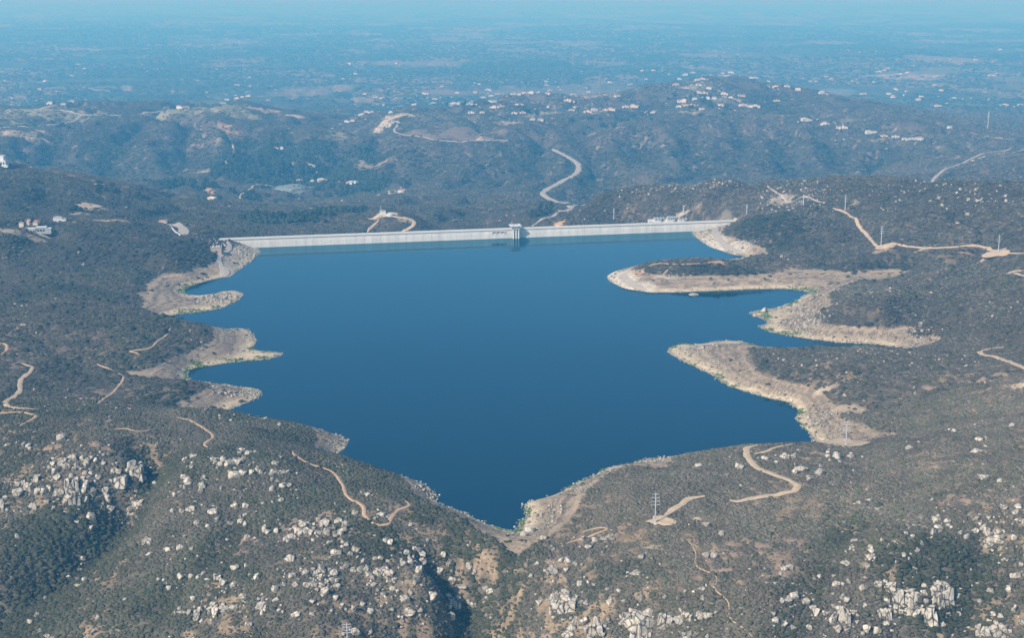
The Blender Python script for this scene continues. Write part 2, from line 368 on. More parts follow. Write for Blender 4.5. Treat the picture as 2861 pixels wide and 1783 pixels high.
class MB:
    """collects shapes, links them as one mesh object"""
    def __init__(s): s.v = []; s.f = []
    def add(s, vs, fs):
        n = len(s.v); s.v += [tuple(p) for p in vs]; s.f += [tuple(i+n for i in f) for f in fs]
    def box(s, x0, x1, y0, y1, z0, z1):
        s.add([(x0,y0,z0),(x1,y0,z0),(x1,y1,z0),(x0,y1,z0),(x0,y0,z1),(x1,y0,z1),(x1,y1,z1),(x0,y1,z1)],
              [(0,3,2,1),(4,5,6,7),(0,1,5,4),(1,2,6,5),(2,3,7,6),(3,0,4,7)])
    def prism(s, poly, z0, z1):
        n = len(poly)
        s.add([(x,y,z0) for x,y in poly]+[(x,y,z1) for x,y in poly],
              [tuple(range(n-1,-1,-1)), tuple(range(n,2*n))]+[(i,(i+1)%n,n+(i+1)%n,n+i) for i in range(n)])
    def cyl(s, x, y, z0, z1, r0, r1=None, n=12):
        r1 = r0 if r1 is None else r1
        a = [2*math.pi*i/n for i in range(n)]
        s.add([(x+r0*math.cos(t),y+r0*math.sin(t),z0) for t in a]+[(x+r1*math.cos(t),y+r1*math.sin(t),z1) for t in a],
              [tuple(range(n-1,-1,-1)), tuple(range(n,2*n))]+[(i,(i+1)%n,n+(i+1)%n,n+i) for i in range(n)])
    def bar(s, p, q, r, n=6):
        p = Vector(p); q = Vector(q); d = (q-p).normalized()
        a = d.orthogonal().normalized(); b = d.cross(a)
        ring = [(a*math.cos(2*math.pi*i/n)+b*math.sin(2*math.pi*i/n))*r for i in range(n)]
        s.add([p+w for w in ring]+[q+w for w in ring],
              [tuple(range(n-1,-1,-1)), tuple(range(n,2*n))]+[(i,(i+1)%n,n+(i+1)%n,n+i) for i in range(n)])
    def hip(s, x0, x1, y0, y1, z0, z1, ov=0.6):
        x0-=ov; x1+=ov; y0-=ov; y1+=ov
        if x1-x0 >= y1-y0:
            i = (y1-y0)/2; r = [(x0+i,(y0+y1)/2,z1),(x1-i,(y0+y1)/2,z1)]
            fs = [(0,1,5,4),(1,2,5),(2,3,4,5),(3,0,4)]
        else:
            i = (x1-x0)/2; r = [((x0+x1)/2,y0+i,z1),((x0+x1)/2,y1-i,z1)]
            fs = [(0,1,4),(1,2,5,4),(2,3,5),(3,0,4,5)]
        s.add([(x0,y0,z0),(x1,y0,z0),(x1,y1,z0),(x0,y1,z0)]+r, fs+[(3,2,1,0)])
    def mesh(s, name, mat):
        me = bpy.data.meshes.new(name); me.from_pydata(s.v, [], s.f); me.materials.append(mat); me.update(); return me
    def build(s, name, mat, parent=None): return obj(name, s.mesh(name, mat), parent)

# ------------------------------------------------------------------ materials
def mat(name, rgb=(0.5,0.5,0.5), rough=0.85, attr=None, noises=(), bump=None, spec=0.25):
    """principled material; base colour or a colour attribute, times value noises (scale, lo, hi)"""
    m = bpy.data.materials.new(name); m.use_nodes = True
    nt = m.node_tree; N = nt.nodes; L = nt.links; N.clear()
    out = N.new('ShaderNodeOutputMaterial'); b = N.new('ShaderNodeBsdfPrincipled')
    L.new(b.outputs[0], out.inputs[0])
    b.inputs['Roughness'].default_value = rough; b.inputs['Specular IOR Level'].default_value = spec
    geo = N.new('ShaderNodeNewGeometry')
    if attr:
        a = N.new('ShaderNodeAttribute'); a.attribute_name = attr; cur = a.outputs['Color']
    else:
        r = N.new('ShaderNodeRGB'); r.outputs[0].default_value = (*rgb, 1); cur = r.outputs[0]
    for sc, lo, hi in noises:
        t = N.new('ShaderNodeTexNoise'); t.inputs['Scale'].default_value = sc; t.inputs['Detail'].default_value = 4
        t.inputs['Roughness'].default_value = 0.6
        L.new(geo.outputs['Position'], t.inputs['Vector'])
        mr = N.new('ShaderNodeMapRange'); mr.inputs[1].default_value = 0.3; mr.inputs[2].default_value = 0.7
        mr.inputs[3].default_value = lo; mr.inputs[4].default_value = hi
        L.new(t.outputs[0], mr.inputs[0])
        vm = N.new('ShaderNodeVectorMath'); vm.operation = 'SCALE'
        L.new(cur, vm.inputs[0]); L.new(mr.outputs[0], vm.inputs['Scale']); cur = vm.outputs[0]
    L.new(cur, b.inputs['Base Color'])
    if bump:
        t = N.new('ShaderNodeTexNoise'); t.inputs['Scale'].default_value = bump[0]; t.inputs['Detail'].default_value = 5
        L.new(geo.outputs['Position'], t.inputs['Vector'])
        bp = N.new('ShaderNodeBump'); bp.inputs['Strength'].default_value = bump[1]; bp.inputs['Distance'].default_value = bump[2]
        L.new(t.outputs[0], bp.inputs['Height']); L.new(bp.outputs[0], b.inputs['Normal'])
    return m
M = {}
M['ground'] = mat('ground_soil', attr='Col', noises=[(0.5,0.72,1.25),(0.12,0.8,1.2)], bump=(0.35,0.6,0.8))
M['bush'] = mat('shrub_leaves', attr='Col', noises=[(1.6,0.65,1.3)], rough=0.9, spec=0.1)
M['rock'] = mat('granite', (0.59,0.54,0.44), noises=[(0.9,0.72,1.15),(0.15,0.78,1.12)], bump=(1.1,0.7,0.5))
M['rockstuff'] = mat('granite_small', attr='Col', noises=[(0.8,0.75,1.15)])
M['dirt'] = mat('packed_dirt', (0.46,0.36,0.24), noises=[(0.25,0.82,1.15),(1.2,0.9,1.08)])
M['trail'] = mat('trail_dirt', (0.44,0.31,0.19), noises=[(0.4,0.75,1.2)])
M['asphalt'] = mat('worn_asphalt', (0.27,0.26,0.25), noises=[(0.3,0.85,1.12)])
M['gravel'] = mat('grey_gravel', (0.36,0.33,0.28), noises=[(0.2,0.85,1.12)])
M['white'] = mat('white_stucco', (0.54,0.57,0.58), noises=[(0.4,0.92,1.04)])
M['cream'] = mat('cream_stucco', (0.60,0.52,0.40), noises=[(0.4,0.9,1.05)])
M['tan'] = mat('tan_block', (0.42,0.34,0.26), noises=[(0.6,0.88,1.08)])
M['tile'] = mat('terracotta_tile', (0.34,0.20,0.15), noises=[(0.8,0.75,1.15)])
M['greyroof'] = mat('grey_shingle', (0.30,0.29,0.29), noises=[(0.8,0.85,1.1)])
M['browntile'] = mat('brown_tile', (0.36,0.24,0.17), noises=[(0.8,0.8,1.1)])
M['dark'] = mat('dark_opening', (0.05,0.055,0.06), rough=0.4)
M['metal'] = mat('pale_metal', (0.62,0.65,0.67), rough=0.45, spec=0.5)
M['galv'] = mat('galvanised_steel', (0.46,0.51,0.55), rough=0.5, spec=0.4)
M['greymetal'] = mat('grey_equipment', (0.35,0.42,0.46), rough=0.5, spec=0.4)
M['wire'] = mat('aluminium_wire', (0.40,0.42,0.43), rough=0.5)
M['concrete'] = mat('white_concrete', (0.64,0.65,0.61), noises=[(0.05,0.92,1.06),(0.5,0.94,1.04)])
M['joint'] = mat('construction_joint', (0.46,0.47,0.45), noises=[(0.08,0.8,1.1)])
M['greyconcrete'] = mat('grey_concrete', (0.34,0.36,0.36), noises=[(0.3,0.85,1.1)])  # plain grey concrete, also used for insulators and a house wing
M['trunk'] = mat('tree_bark', (0.16,0.12,0.09))

# dam face: pale roller-compacted concrete with lift lines and dark stains near the water
def dam_mat():
    m = mat('dam_face_concrete', (0.68,0.68,0.63), noises=[(0.05,0.93,1.05)]); nt = m.node_tree; N = nt.nodes; L = nt.links
    b = [n for n in N if n.type == 'BSDF_PRINCIPLED'][0]; src = b.inputs['Base Color'].links[0].from_socket
    geo = N.new('ShaderNodeNewGeometry'); sep = N.new('ShaderNodeSeparateXYZ'); L.new(geo.outputs['Position'], sep.inputs[0])
    st = N.new('ShaderNodeTexNoise'); st.inputs['Scale'].default_value = 1.0; st.inputs['Detail'].default_value = 3
    mp = N.new('ShaderNodeMapping'); mp.inputs['Scale'].default_value = (0.11, 0.11, 0.02)
    L.new(geo.outputs['Position'], mp.inputs['Vector']); L.new(mp.outputs[0], st.inputs['Vector'])
    # below the usual water level the face is a little darker and stained
    mr = N.new('ShaderNodeMapRange'); mr.interpolation_type = 'SMOOTHSTEP'
    mr.inputs[1].default_value = 6.2; mr.inputs[2].default_value = 7.4; mr.inputs[3].default_value = 0.92; mr.inputs[4].default_value = 1.0
    L.new(sep.outputs[2], mr.inputs[0])
    m2 = N.new('ShaderNodeMapRange'); m2.inputs[1].default_value = 0.35; m2.inputs[2].default_value = 0.7; m2.inputs[3].default_value = 1.05; m2.inputs[4].default_value = 0.86
    L.new(st.outputs[0], m2.inputs[0])
    mu = N.new('ShaderNodeMath'); mu.operation = 'MULTIPLY'; L.new(mr.outputs[0], mu.inputs[0]); L.new(m2.outputs[0], mu.inputs[1])
    vm = N.new('ShaderNodeVectorMath'); vm.operation = 'SCALE'; L.new(src, vm.inputs[0]); L.new(mu.outputs[0], vm.inputs['Scale'])
    L.new(vm.outputs[0], b.inputs['Base Color'])
    return m
M['damface'] = dam_mat()

def cracked(m, scale, dark):
    """dark joints between the blocks of a rock"""
    nt = m.node_tree; N = nt.nodes; L = nt.links
    b = [n for n in N if n.type == 'BSDF_PRINCIPLED'][0]; src = b.inputs['Base Color'].links[0].from_socket
    geo = N.new('ShaderNodeNewGeometry'); mp = N.new('ShaderNodeMapping'); mp.inputs['Scale'].default_value = (scale, scale, scale*0.6)
    ns = N.new('ShaderNodeTexNoise'); ns.inputs['Scale'].default_value = 0.5
    L.new(geo.outputs['Position'], ns.inputs['Vector'])
    ad = N.new('ShaderNodeVectorMath'); ad.operation = 'MULTIPLY_ADD'; ad.inputs[1].default_value = (1.6, 1.6, 1.6)
    L.new(ns.outputs['Color'], ad.inputs[0]); L.new(geo.outputs['Position'], ad.inputs[2]); L.new(ad.outputs[0], mp.inputs['Vector'])
    v = N.new('ShaderNodeTexVoronoi'); v.feature = 'DISTANCE_TO_EDGE'; v.inputs['Scale'].default_value = 1.0; L.new(mp.outputs[0], v.inputs['Vector'])
    mr = N.new('ShaderNodeMapRange'); mr.inputs[1].default_value = 0.02; mr.inputs[2].default_value = 0.10; mr.inputs[3].default_value = dark; mr.inputs[4].default_value = 1.0
    L.new(v.outputs['Distance'], mr.inputs[0])
    st = N.new('ShaderNodeTexNoise'); st.inputs['Scale'].default_value = 0.45; st.inputs['Detail'].default_value = 5
    L.new(geo.outputs['Position'], st.inputs['Vector'])
    m2 = N.new('ShaderNodeMapRange'); m2.inputs[1].default_value = 0.44; m2.inputs[2].default_value = 0.68; m2.inputs[3].default_value = 1.0; m2.inputs[4].default_value = 0.66
    L.new(st.outputs[0], m2.inputs[0])
    mu = N.new('ShaderNodeMath'); mu.operation = 'MULTIPLY'; L.new(mr.outputs[0], mu.inputs[0]); L.new(m2.outputs[0], mu.inputs[1])
    vm = N.new('ShaderNodeVectorMath'); vm.operation = 'SCALE'; L.new(src, vm.inputs[0]); L.new(mu.outputs[0], vm.inputs['Scale'])
    L.new(vm.outputs[0], b.inputs['Base Color'])
cracked(M['rock'], 0.30, 0.32)
M['cliff'] = mat('cliff_granite', (0.58,0.54,0.45), noises=[(0.9,0.80,1.10),(0.12,0.78,1.08)], bump=(0.8,0.6,0.5))
cracked(M['cliff'], 0.20, 0.20)
cracked(M['rockstuff'], 0.5, 0.5)
def water_mat():
    """deep clear water: dark blue body under a blue-tinted sky reflection"""
    m = bpy.data.materials.new('lake_water'); m.use_nodes = True; nt = m.node_tree; N = nt.nodes; L = nt.links; N.clear()
    out = N.new('ShaderNodeOutputMaterial'); mix = N.new('ShaderNodeMixShader'); L.new(mix.outputs[0], out.inputs[0])
    df = N.new('ShaderNodeBsdfDiffuse'); df.inputs['Color'].default_value = (0.002, 0.019, 0.036, 1)
    gl = N.new('ShaderNodeBsdfGlossy'); gl.inputs['Color'].default_value = (0.38, 0.72, 0.92, 1)
    fr = N.new('ShaderNodeFresnel'); fr.inputs['IOR'].default_value = 1.333
    geo = N.new('ShaderNodeNewGeometry')
    t = N.new('ShaderNodeTexNoise'); t.inputs['Scale'].default_value = 0.7; t.inputs['Detail'].default_value = 4
    mp = N.new('ShaderNodeMapping'); mp.inputs['Scale'].default_value = (1.0, 0.45, 1.0); mp.inputs['Rotation'].default_value = (0, 0, 0.5)
    L.new(geo.outputs['Position'], mp.inputs['Vector']); L.new(mp.outputs[0], t.inputs['Vector'])
    # wind-roughened water with long calmer streaks
    t2 = N.new('ShaderNodeTexNoise'); t2.inputs['Scale'].default_value = 0.006; t2.inputs['Detail'].default_value = 4; t2.inputs['Distortion'].default_value = 0.6
    mp2 = N.new('ShaderNodeMapping'); mp2.inputs['Scale'].default_value = (0.55, 2.6, 1.0); mp2.inputs['Rotation'].default_value = (0, 0, 0.12)
    L.new(geo.outputs['Position'], mp2.inputs['Vector']); L.new(mp2.outputs[0], t2.inputs['Vector'])
    mr = N.new('ShaderNodeMapRange'); mr.inputs[1].default_value = 0.38; mr.inputs[2].default_value = 0.66; mr.inputs[3].default_value = 0.05; mr.inputs[4].default_value = 0.13
    L.new(t2.outputs[0], mr.inputs[0]); L.new(mr.outputs[0], gl.inputs['Roughness'])
    bp = N.new('ShaderNodeBump'); bp.inputs['Strength'].default_value = 0.25; bp.inputs['Distance'].default_value = 0.05
    L.new(t.outputs[0], bp.inputs['Height']); L.new(bp.outputs[0], gl.inputs['Normal'])
    L.new(fr.outputs[0], mix.inputs[0]); L.new(df.outputs[0], mix.inputs[1]); L.new(gl.outputs[0], mix.inputs[2])
    return m
M['water'] = water_mat()

# ------------------------------------------------------------------ ground colours
# line in front of which the low ground drains away from the lake (no drowned ring there)
cr = [(-500,962),(417,962),(560,985),(742,1061),(774,1074),(974,1152),(997,1183),(1058,1210),(1102,1234),(1145,1264),(1179,1279),(1206,1291),(1230,1299),
      (1280,1282),(1327,1254),(1361,1224),(1378,1183),(1405,1150),(1435,1130),(1482,1109),(1506,1103),(1573,1113),(1593,1096),(1700,1070),(1941,1052),(2045,1047),(2130,1036),(2600,1000)]
cx_, cy_ = at_z([c[0] for c in cr], [c[1] for c in cr], RING_Z)
front = Yg < np.interp(Xg, cx_, cy_) - 2

ring_n = fbm(Xg/22, Yg/22, 31, 3)
ring = (1-sstep(RING_Z-0.3, RING_Z+1.2, H + 2.2*(ring_n-0.5)))*((SD > -60) & (SD < 330))*(~front)*(~behind_dam)*(dist_axis < 12)
D_OF = Yg
fine = fbm(Xg/7, Yg/7, 11, 3); med = fbm(Xg/45, Yg/45, 12, 4); big = fbm(Xg/220, Yg/220, 13, 3)
col = np.empty(H.shape+(3,))
litter = np.array([0.098,0.088,0.062]); soil = np.array([0.27,0.20,0.125])
fleck = fbm(Xg/5.5, Yg/7, 14, 3)
openness = np.clip(sstep(0.50, 0.66, fleck) * sstep(0.40, 0.62, 0.55*med+0.45*big), 0, 1)*(1-0.55*sstep(1050, 1400, D_OF))

# bare or differently covered patches: (u, v, ru, rv in survey pixels, rgb, strength, edge noise)
TAN = (0.47,0.38,0.26); PALE = (0.52,0.46,0.36); ORANGE = (0.50,0.32,0.18); GREEN = (0.10,0.17,0.05); RED = (0.165,0.125,0.095); NET = (0.20,0.25,0.24); FIELD = (0.27,0.26,0.16)
PATCH = [(690,449,60,9,NET,.8),(67,293,75,3,GREEN,.9),(60,276,110,16,FIELD,.8),(200,284,60,9,FIELD,.7),(470,262,140,10,FIELD,.75),(560,250,70,8,(0.22,0.24,0.12),.7),
 (640,262,60,4,TAN,.8),(60,312,60,8,TAN,.8),(700,274,30,4,TAN,.8),(790,330,30,30,FIELD,.5),(80,322,50,5,TAN,.7),
 (560,271,60,8,(0.25,0.25,0.15),.7),(180,262,60,4,TAN,.6),
 (1080,318,150,16,RED,.8),(1000,318,60,7,RED,.8),(905,306,30,8,PALE,.7),(1160,331,40,3,TAN,.8),(960,272,60,4,TAN,.7),(1290,268,50,6,FIELD,.6),(1130,280,90,12,FIELD,.5),(1200,291,40,5,TAN,.6),
 (910,507,42,9,TAN,.95),(960,520,24,8,TAN,.6),(1585,522,70,6,PALE,.8),(1325,531,16,6,ORANGE,.8),(740,494,46,5,TAN,.6),(705,380,60,6,TAN,.3),
 (542,309,30,6,ORANGE,.85),(536,298,18,6,ORANGE,.6),(200,488,36,8,TAN,.8),(225,495,40,6,TAN,.6),(490,456,35,6,ORANGE,.5),(240,437,22,4,TAN,.7),(185,508,30,8,TAN,.6),
 (610,455,60,14,RED,.5),(490,403,28,4,TAN,.5),(720,365,30,5,TAN,.4),(660,360,35,4,TAN,.5),
 (880,393,60,14,(0.33,0.26,0.17),.5),(70,560,45,8,TAN,.6),(20,545,30,8,TAN,.5),(95,553,30,6,PALE,.7),(130,545,60,5,TAN,.5),(270,521,60,4,TAN,.6),(30,388,35,6,TAN,.6),
 (1700,620,40,4,ORANGE,.5),(1510,645,20,6,ORANGE,.6),(1580,655,40,6,PALE,.3),
 (2410,915,22,9,TAN,.95),(2095,590,36,9,TAN,.6),(2350,603,30,6,TAN,.8),(2190,590,26,3,TAN,.6),(2290,600,26,3,ORANGE,.4),
 (1960,922,40,8,TAN,.6),(2000,970,46,8,TAN,.6),
 (1870,465,60,14,PALE,.35),(2050,470,40,8,TAN,.25),(2080,330,30,6,FIELD,.5),(1930,275,45,10,FIELD,.6),(2020,282,40,8,FIELD,.6),(2110,312,40,4,TAN,.7),
 (1700,177,40,5,TAN,.8),(1650,215,40,18,FIELD,.5),(1690,235,60,10,FIELD,.5),(1640,265,40,8,TAN,.5),(1400,265,60,5,TAN,.5),(1740,240,40,8,TAN,.4),
 (2340,322,70,5,TAN,.7),(2370,325,50,3,TAN,.6),
 (1405,226,75,7,(0.40,0.33,0.24),.7),(2140,181,80,6,(0.42,0.33,0.26),.7),(2230,180,60,4,(0.42,0.33,0.26),.5),(2000,212,55,3,(0.12,0.2,0.25),.6),(60,194,60,5,(0.36,0.29,0.22),.4),(200,115,70,2,(0.5,0.4,0.3),.5),(420,105,160,2,(0.48,0.38,0.30),.35),
 (230,214,30,1.5,(0.7,0.65,0.55),.0),(740,215,110,16,(0.24,0.185,0.15),.7),(880,235,70,14,(0.26,0.20,0.16),.6),(420,216,40,5,(0.4,0.3,0.2),.5),(280,205,60,7,(0.3,0.23,0.18),.5),(2280,278,40,5,GREEN,.6),
 (1650,1230,20,5,TAN,.55),(2035,1340,0.1,0.1,TAN,0),(1540,1297,30,6,TAN,.75),(1430,1275,30,3,TAN,.5),(1570,1285,14,5,ORANGE,.5),
 (1820,1310,170,60,(0.30,0.215,0.15),.45),(1700,1360,90,50,(0.33,0.23,0.155),.4),(1560,1400,110,40,(0.28,0.20,0.135),.3),(760,1240,90,30,(0.30,0.215,0.15),.45),(560,1300,70,25,(0.33,0.23,0.16),.4),
 (300,1480,110,35,(0.28,0.21,0.14),.3),(250,1060,80,10,(0.34,0.24,0.16),.45),(120,1063,20,4,ORANGE,.6),(1240,1300,50,14,(0.24,0.19,0.145),.4),(1290,1330,60,14,(0.22,0.18,0.14),.3),(2270,1190,60,14,(0.36,0.26,0.18),.45),(2290,900,120,22,(0.36,0.26,0.18),.35),(2260,1190,30,30,TAN,.2),
 (1830,990,1,1,TAN,0)]
ROADS = [
 ('dirt_road', 5.2, 'dirt', [(1796,1056),(1774,1060),(1769,1070),(1776,1090),(1793,1109),(1820,1121),(1854,1133),(1880,1146),(1889,1153),(1884,1163),(1854,1170),(1806,1178),(1769,1184),(1742,1189),(1729,1187)]),
 ('dirt_road', 5.2, 'dirt', [(1670,1177),(1655,1178),(1638,1181),(1616,1195),(1590,1212),(1572,1226)]),
 ('dirt_road', 3.6, 'dirt', [(1786,1077),(1806,1073),(1836,1062),(1877,1054)]),
 ('dirt_road', 5.0, 'dirt', [(1974,494),(2005,505),(2035,536),(2055,559),(2069,574),(2086,584),(2106,579),(2156,585),(2224,588),(2301,583),(2321,584),(2350,594),(2380,598),(2426,601)]),
 ('dirt_road', 4.0, 'gravel', [(1818,440),(1836,454),(1854,466),(1860,475),(1874,480),(1951,480)]),
 ('dirt_road', 5.5, 'dirt', [(2430,876),(2402,862),(2358,847),(2321,837),(2338,829),(2379,824)]),
 ('dirt_road', 5.0, 'dirt', [(2430,641),(2412,642),(2408,648),(2428,656)]),
 ('gravel_road', 16, 'gravel', [(1309,354),(1341,370),(1367,387),(1371,397),(1361,414),(1324,434),(1294,451),(1290,464),(1307,474),(1334,481),(1360,487),(1352,493)]),
 ('paved_road', 11, 'asphalt', [(1358,491),(1338,500),(1314,510),(1280,522),(1260,536)]),
 ('dirt_road', 8, 'gravel', [(2426,347),(2375,358),(2341,362),(2294,379),(2251,397),(2220,416),(2210,428),(2192,433)]),
 ('dirt_road', 4, 'gravel', [(2426,352),(2380,362),(2330,372),(2298,382)]),
 ('dirt_trail', 5, 'trail', [(538,318),(552,347),(553,367),(535,385),(545,397)]),
 ('dirt_road', 8, 'gravel', [(888,303),(910,300),(944,316),(994,323),(1044,333),(1095,336),(1139,332),(1203,333)]),
 ('gravel_road', 9, 'gravel', [(135,256),(158,264),(195,272),(279,273),(370,265),(505,260),(616,260)]),
 ('gravel_road', 8, 'gravel', [(195,272),(168,289),(128,296),(60,300),(0,302)]),
 ('dirt_road', 4.2, 'dirt', [(54,863),(76,872),(72,882),(50,901),(47,926),(14,955),(25,966),(61,969),(116,975)]),
 ('dirt_trail', 2.6, 'trail', [(230,864),(283,887),(293,898),(276,921),(252,942),(229,960)]),
 ('dirt_trail', 2.4, 'trail', [(405,777),(394,795),(375,808),(350,827),(308,834),(328,840),(316,852)]),
 ('dirt_trail', 3.2, 'trail', [(0,813),(17,827),(4,842)]),
 ('dirt_trail', 3.0, 'trail', [(0,981),(61,979),(82,985),(45,1012)]),
 ('dirt_trail', 2.8, 'trail', [(417,990),(444,995),(471,1008),(485,1017),(505,1037),(485,1057),(493,1062)]),
 ('dirt_trail', 2.8, 'trail', [(693,1070),(702,1082),(744,1104),(781,1116),(809,1145),(826,1181),(859,1200),(866,1225),(897,1245),(917,1244),(927,1227),(944,1210),(970,1197),(960,1188)]),
 ('dirt_trail', 0.75, 'trail', [(1628,1279),(1648,1309),(1650,1343),(1699,1373),(1695,1397),(1726,1430),(1729,1464),(1760,1490),(1786,1514)]),
 ('dirt_trail', 2.0, 'trail', [(262,1020),(296,1017),(323,1023),(367,1017)]),
 ('paved_road', 7, 'gravel', [(540,572),(543,583),(537,598),(522,607),(523,627),(532,643),(528,657)]),
 ('boat_ramp', 14, 'gravel', [(526,630),(533,645),(528,657)]),
 ('paved_road', 10, 'gravel', [(1746,522),(1716,532),(1694,549),(1709,573),(1732,591),(1764,604)]),
 ('gravel_road', 11, 'gravel', [(1505,640),(1478,650),(1480,662),(1500,676),(1530,688)]),
 ('dirt_trail', 3.2, 'trail', [(1658,625),(1618,627),(1549,627),(1526,647),(1548,652)]),
 ('dirt_trail', 3.0, 'trail', [(1590,633),(1566,655)]),
 ('paved_road', 14, 'gravel', [(392,530),(421,534),(434,543),(437,557)]),
 ('dirt_road', 6, 'dirt', [(920,512),(960,518),(980,523),(977,536),(947,551)]),
 ('dirt_road', 5, 'dirt', [(897,521),(884,535),(870,551)]),
 ('dirt_road', 6, 'dirt', [(569,471),(589,451),(639,440),(707,437)]),
 ('dirt_trail', 2.0, 'trail', [(1380,1262),(1420,1252),(1438,1254),(1410,1266),(1340,1290)]),
 ('dirt_road', 6, 'gravel', [(186,211),(225,213),(262,218)]),
]

# the wider roads behind the dam are graded into the hillside
for nm, w, mt, line in ROADS:
    q = np.array([hit(u, v)[:2] for u, v in line])
    if w < 4 or q[:,1].mean() < 2300: continue
    q = np.array([q[0]]+[q[i] for i in range(1, len(q)) if np.hypot(*(q[i]-q[i-1])) > 1])
    s = np.r_[0, np.cumsum(np.hypot(*np.diff(q, axis=0).T))]
    if len(s) < 2: continue
    ss = np.arange(0, s[-1], 6.0); cxy = np.stack([np.interp(ss, s, q[:,0]), np.interp(ss, s, q[:,1])], 1)
    z = Hs(cxy[:,0], cxy[:,1]); n_ = 15
    zz = np.convolve(np.pad(z, n_, mode='edge'), np.ones(2*n_+1)/(2*n_+1), 'valid') if len(z) > 3 else z
    best = np.full(H.shape, 1e9); tgt = np.zeros(H.shape)
    R_ = w*2.6
    for (px, py), pz in zip(cxy, zz):
        i0, i1 = np.searchsorted(yr, [py-R_, py+R_]); j0, j1 = np.searchsorted(tc, sorted([(px-R_)/(py+R_*np.sign(px-R_)), (px+R_)/(py-R_*np.sign(px+R_))]))
        i1 += 1; j1 += 1
        d = np.hypot(Xg[i0:i1,j0:j1]-px, Yg[i0:i1,j0:j1]-py); m = d < best[i0:i1,j0:j1]
        best[i0:i1,j0:j1] = np.where(m, d, best[i0:i1,j0:j1]); tgt[i0:i1,j0:j1] = np.where(m, pz, tgt[i0:i1,j0:j1])
    k = (1-sstep(w*0.8, R_*0.95, best))*(SD > 6); H = H*(1-k)+tgt*k
patch_w = np.zeros(H.shape); patch_c = np.zeros(H.shape+(3,))
pn = fbm(Xg/16, Yg/16, 91, 3)
pn2 = fbm(Xg/60, Yg/60, 92, 3)
for u, v, ru, rv, rgb, s in PATCH:
    if s <= 0: continue
    px, py, pz = hit(u, v)
    k = py/F
    rx = ru*k; q = CAMH-pz
    y2 = hit(u, v+rv)[1]; ryd = max(abs(py-y2), rv*k*1.2)
    ryd = min(ryd, rv*py*py/(F*q)*1.2)
    m = (np.abs(Xg-px) < rx*1.7) & (np.abs(Yg-py) < ryd*1.7)
    if not m.any(): continue
    d = np.hypot((Xg[m]-px)/rx, (Yg[m]-py)/ryd) + 0.9*((pn[m] if rx < 60 else pn2[m])-0.5)
    w = s*(1-sstep(0.72, 1.02, d))
    if py > 2500: w = w*(0.35+0.65*sstep(.34, .56, fbm(Xg[m]/55, Yg[m]/55, 93, 4)))
    if s < 0.6: w = w*sstep(.40, .60, (fleck if py < 1700 else pn2)[m])*1.35
    old = patch_w[m]; nw = np.maximum(old, w)
    c = patch_c[m]; c[w > old] = rgb; patch_c[m] = c; patch_w[m] = nw

scrub = np.array([0.074,0.071,0.052]); dry = np.array([0.100,0.082,0.063]); dkg = np.array([0.045,0.055,0.035])
near = sstep(3000, 3600, D_OF)
a = litter*(0.75+0.6*fine[...,None])
a = a*(1-0.5*sstep(1000, 1500, D_OF)[...,None])
a = a*(1-openness[...,None]*0.85) + soil*(0.8+0.5*fine[...,None])*openness[...,None]*0.85
fb = fbm(Xg/35, Yg/50, 15, 3)
b = scrub*(1-sstep(.45,.7,big)[...,None]) + dry*sstep(.45,.7,big)[...,None]
b = b*(0.35+1.3*fb[...,None])
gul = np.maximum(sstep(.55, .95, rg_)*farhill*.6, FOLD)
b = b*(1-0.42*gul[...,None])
spots = sstep(0.74, 0.80, fbm(Xg/14, Yg/22, 17, 2))*0.5
b = b*(1-spots[...,None]) + np.array([0.34,0.27,0.19])*spots[...,None]
col = a*(1-near[...,None]) + b*near[...,None]
# plain: mosaic of dark groves, suburbs and dry fields
pl = sstep(5700, 6500, D_OF)[...,None]
f1 = fbm(Xg/500, Yg/900, 70, 4); f2 = fbm(Xg/160, Yg/300, 71, 3); f3 = fbm(Xg/1500, Yg/3000, 72, 3)
pc = np.array([0.050,0.066,0.045])*(0.35+1.3*f2[...,None])
pc = pc*(1-sstep(.52,.66,f1)[...,None]*.75) + np.array([0.20,0.155,0.115])*sstep(.52,.66,f1)[...,None]*.75
pc = pc*(1-sstep(.60,.75,f3)[...,None]*.5) + np.array([0.22,0.18,0.14])*sstep(.60,.75,f3)[...,None]*.5
col = col*(1-pl) + pc*pl
# wooded valley floor behind the dam
wood = np.zeros(H.shape)
for u, v, ru, rv in [(700,420,230,40),(560,400,90,22),(800,500,120,30),(640,520,100,16),(1290,508,50,8),(860,440,70,20),(400,430,60,10)]:
    px, py, pz = hit(u, v); rx = ru*py/F; ry = rv*py*py/(F*(CAMH-pz))
    wood = np.maximum(wood, 1-sstep(0.6, 1.05, np.hypot((Xg-px)/rx, (Yg-py)/ry)+0.8*(pn2-0.5)))
col = col*(1-0.8*wood[...,None]) + np.array([0.030,0.036,0.024])*(0.6+0.8*fb[...,None])*0.8*wood[...,None]
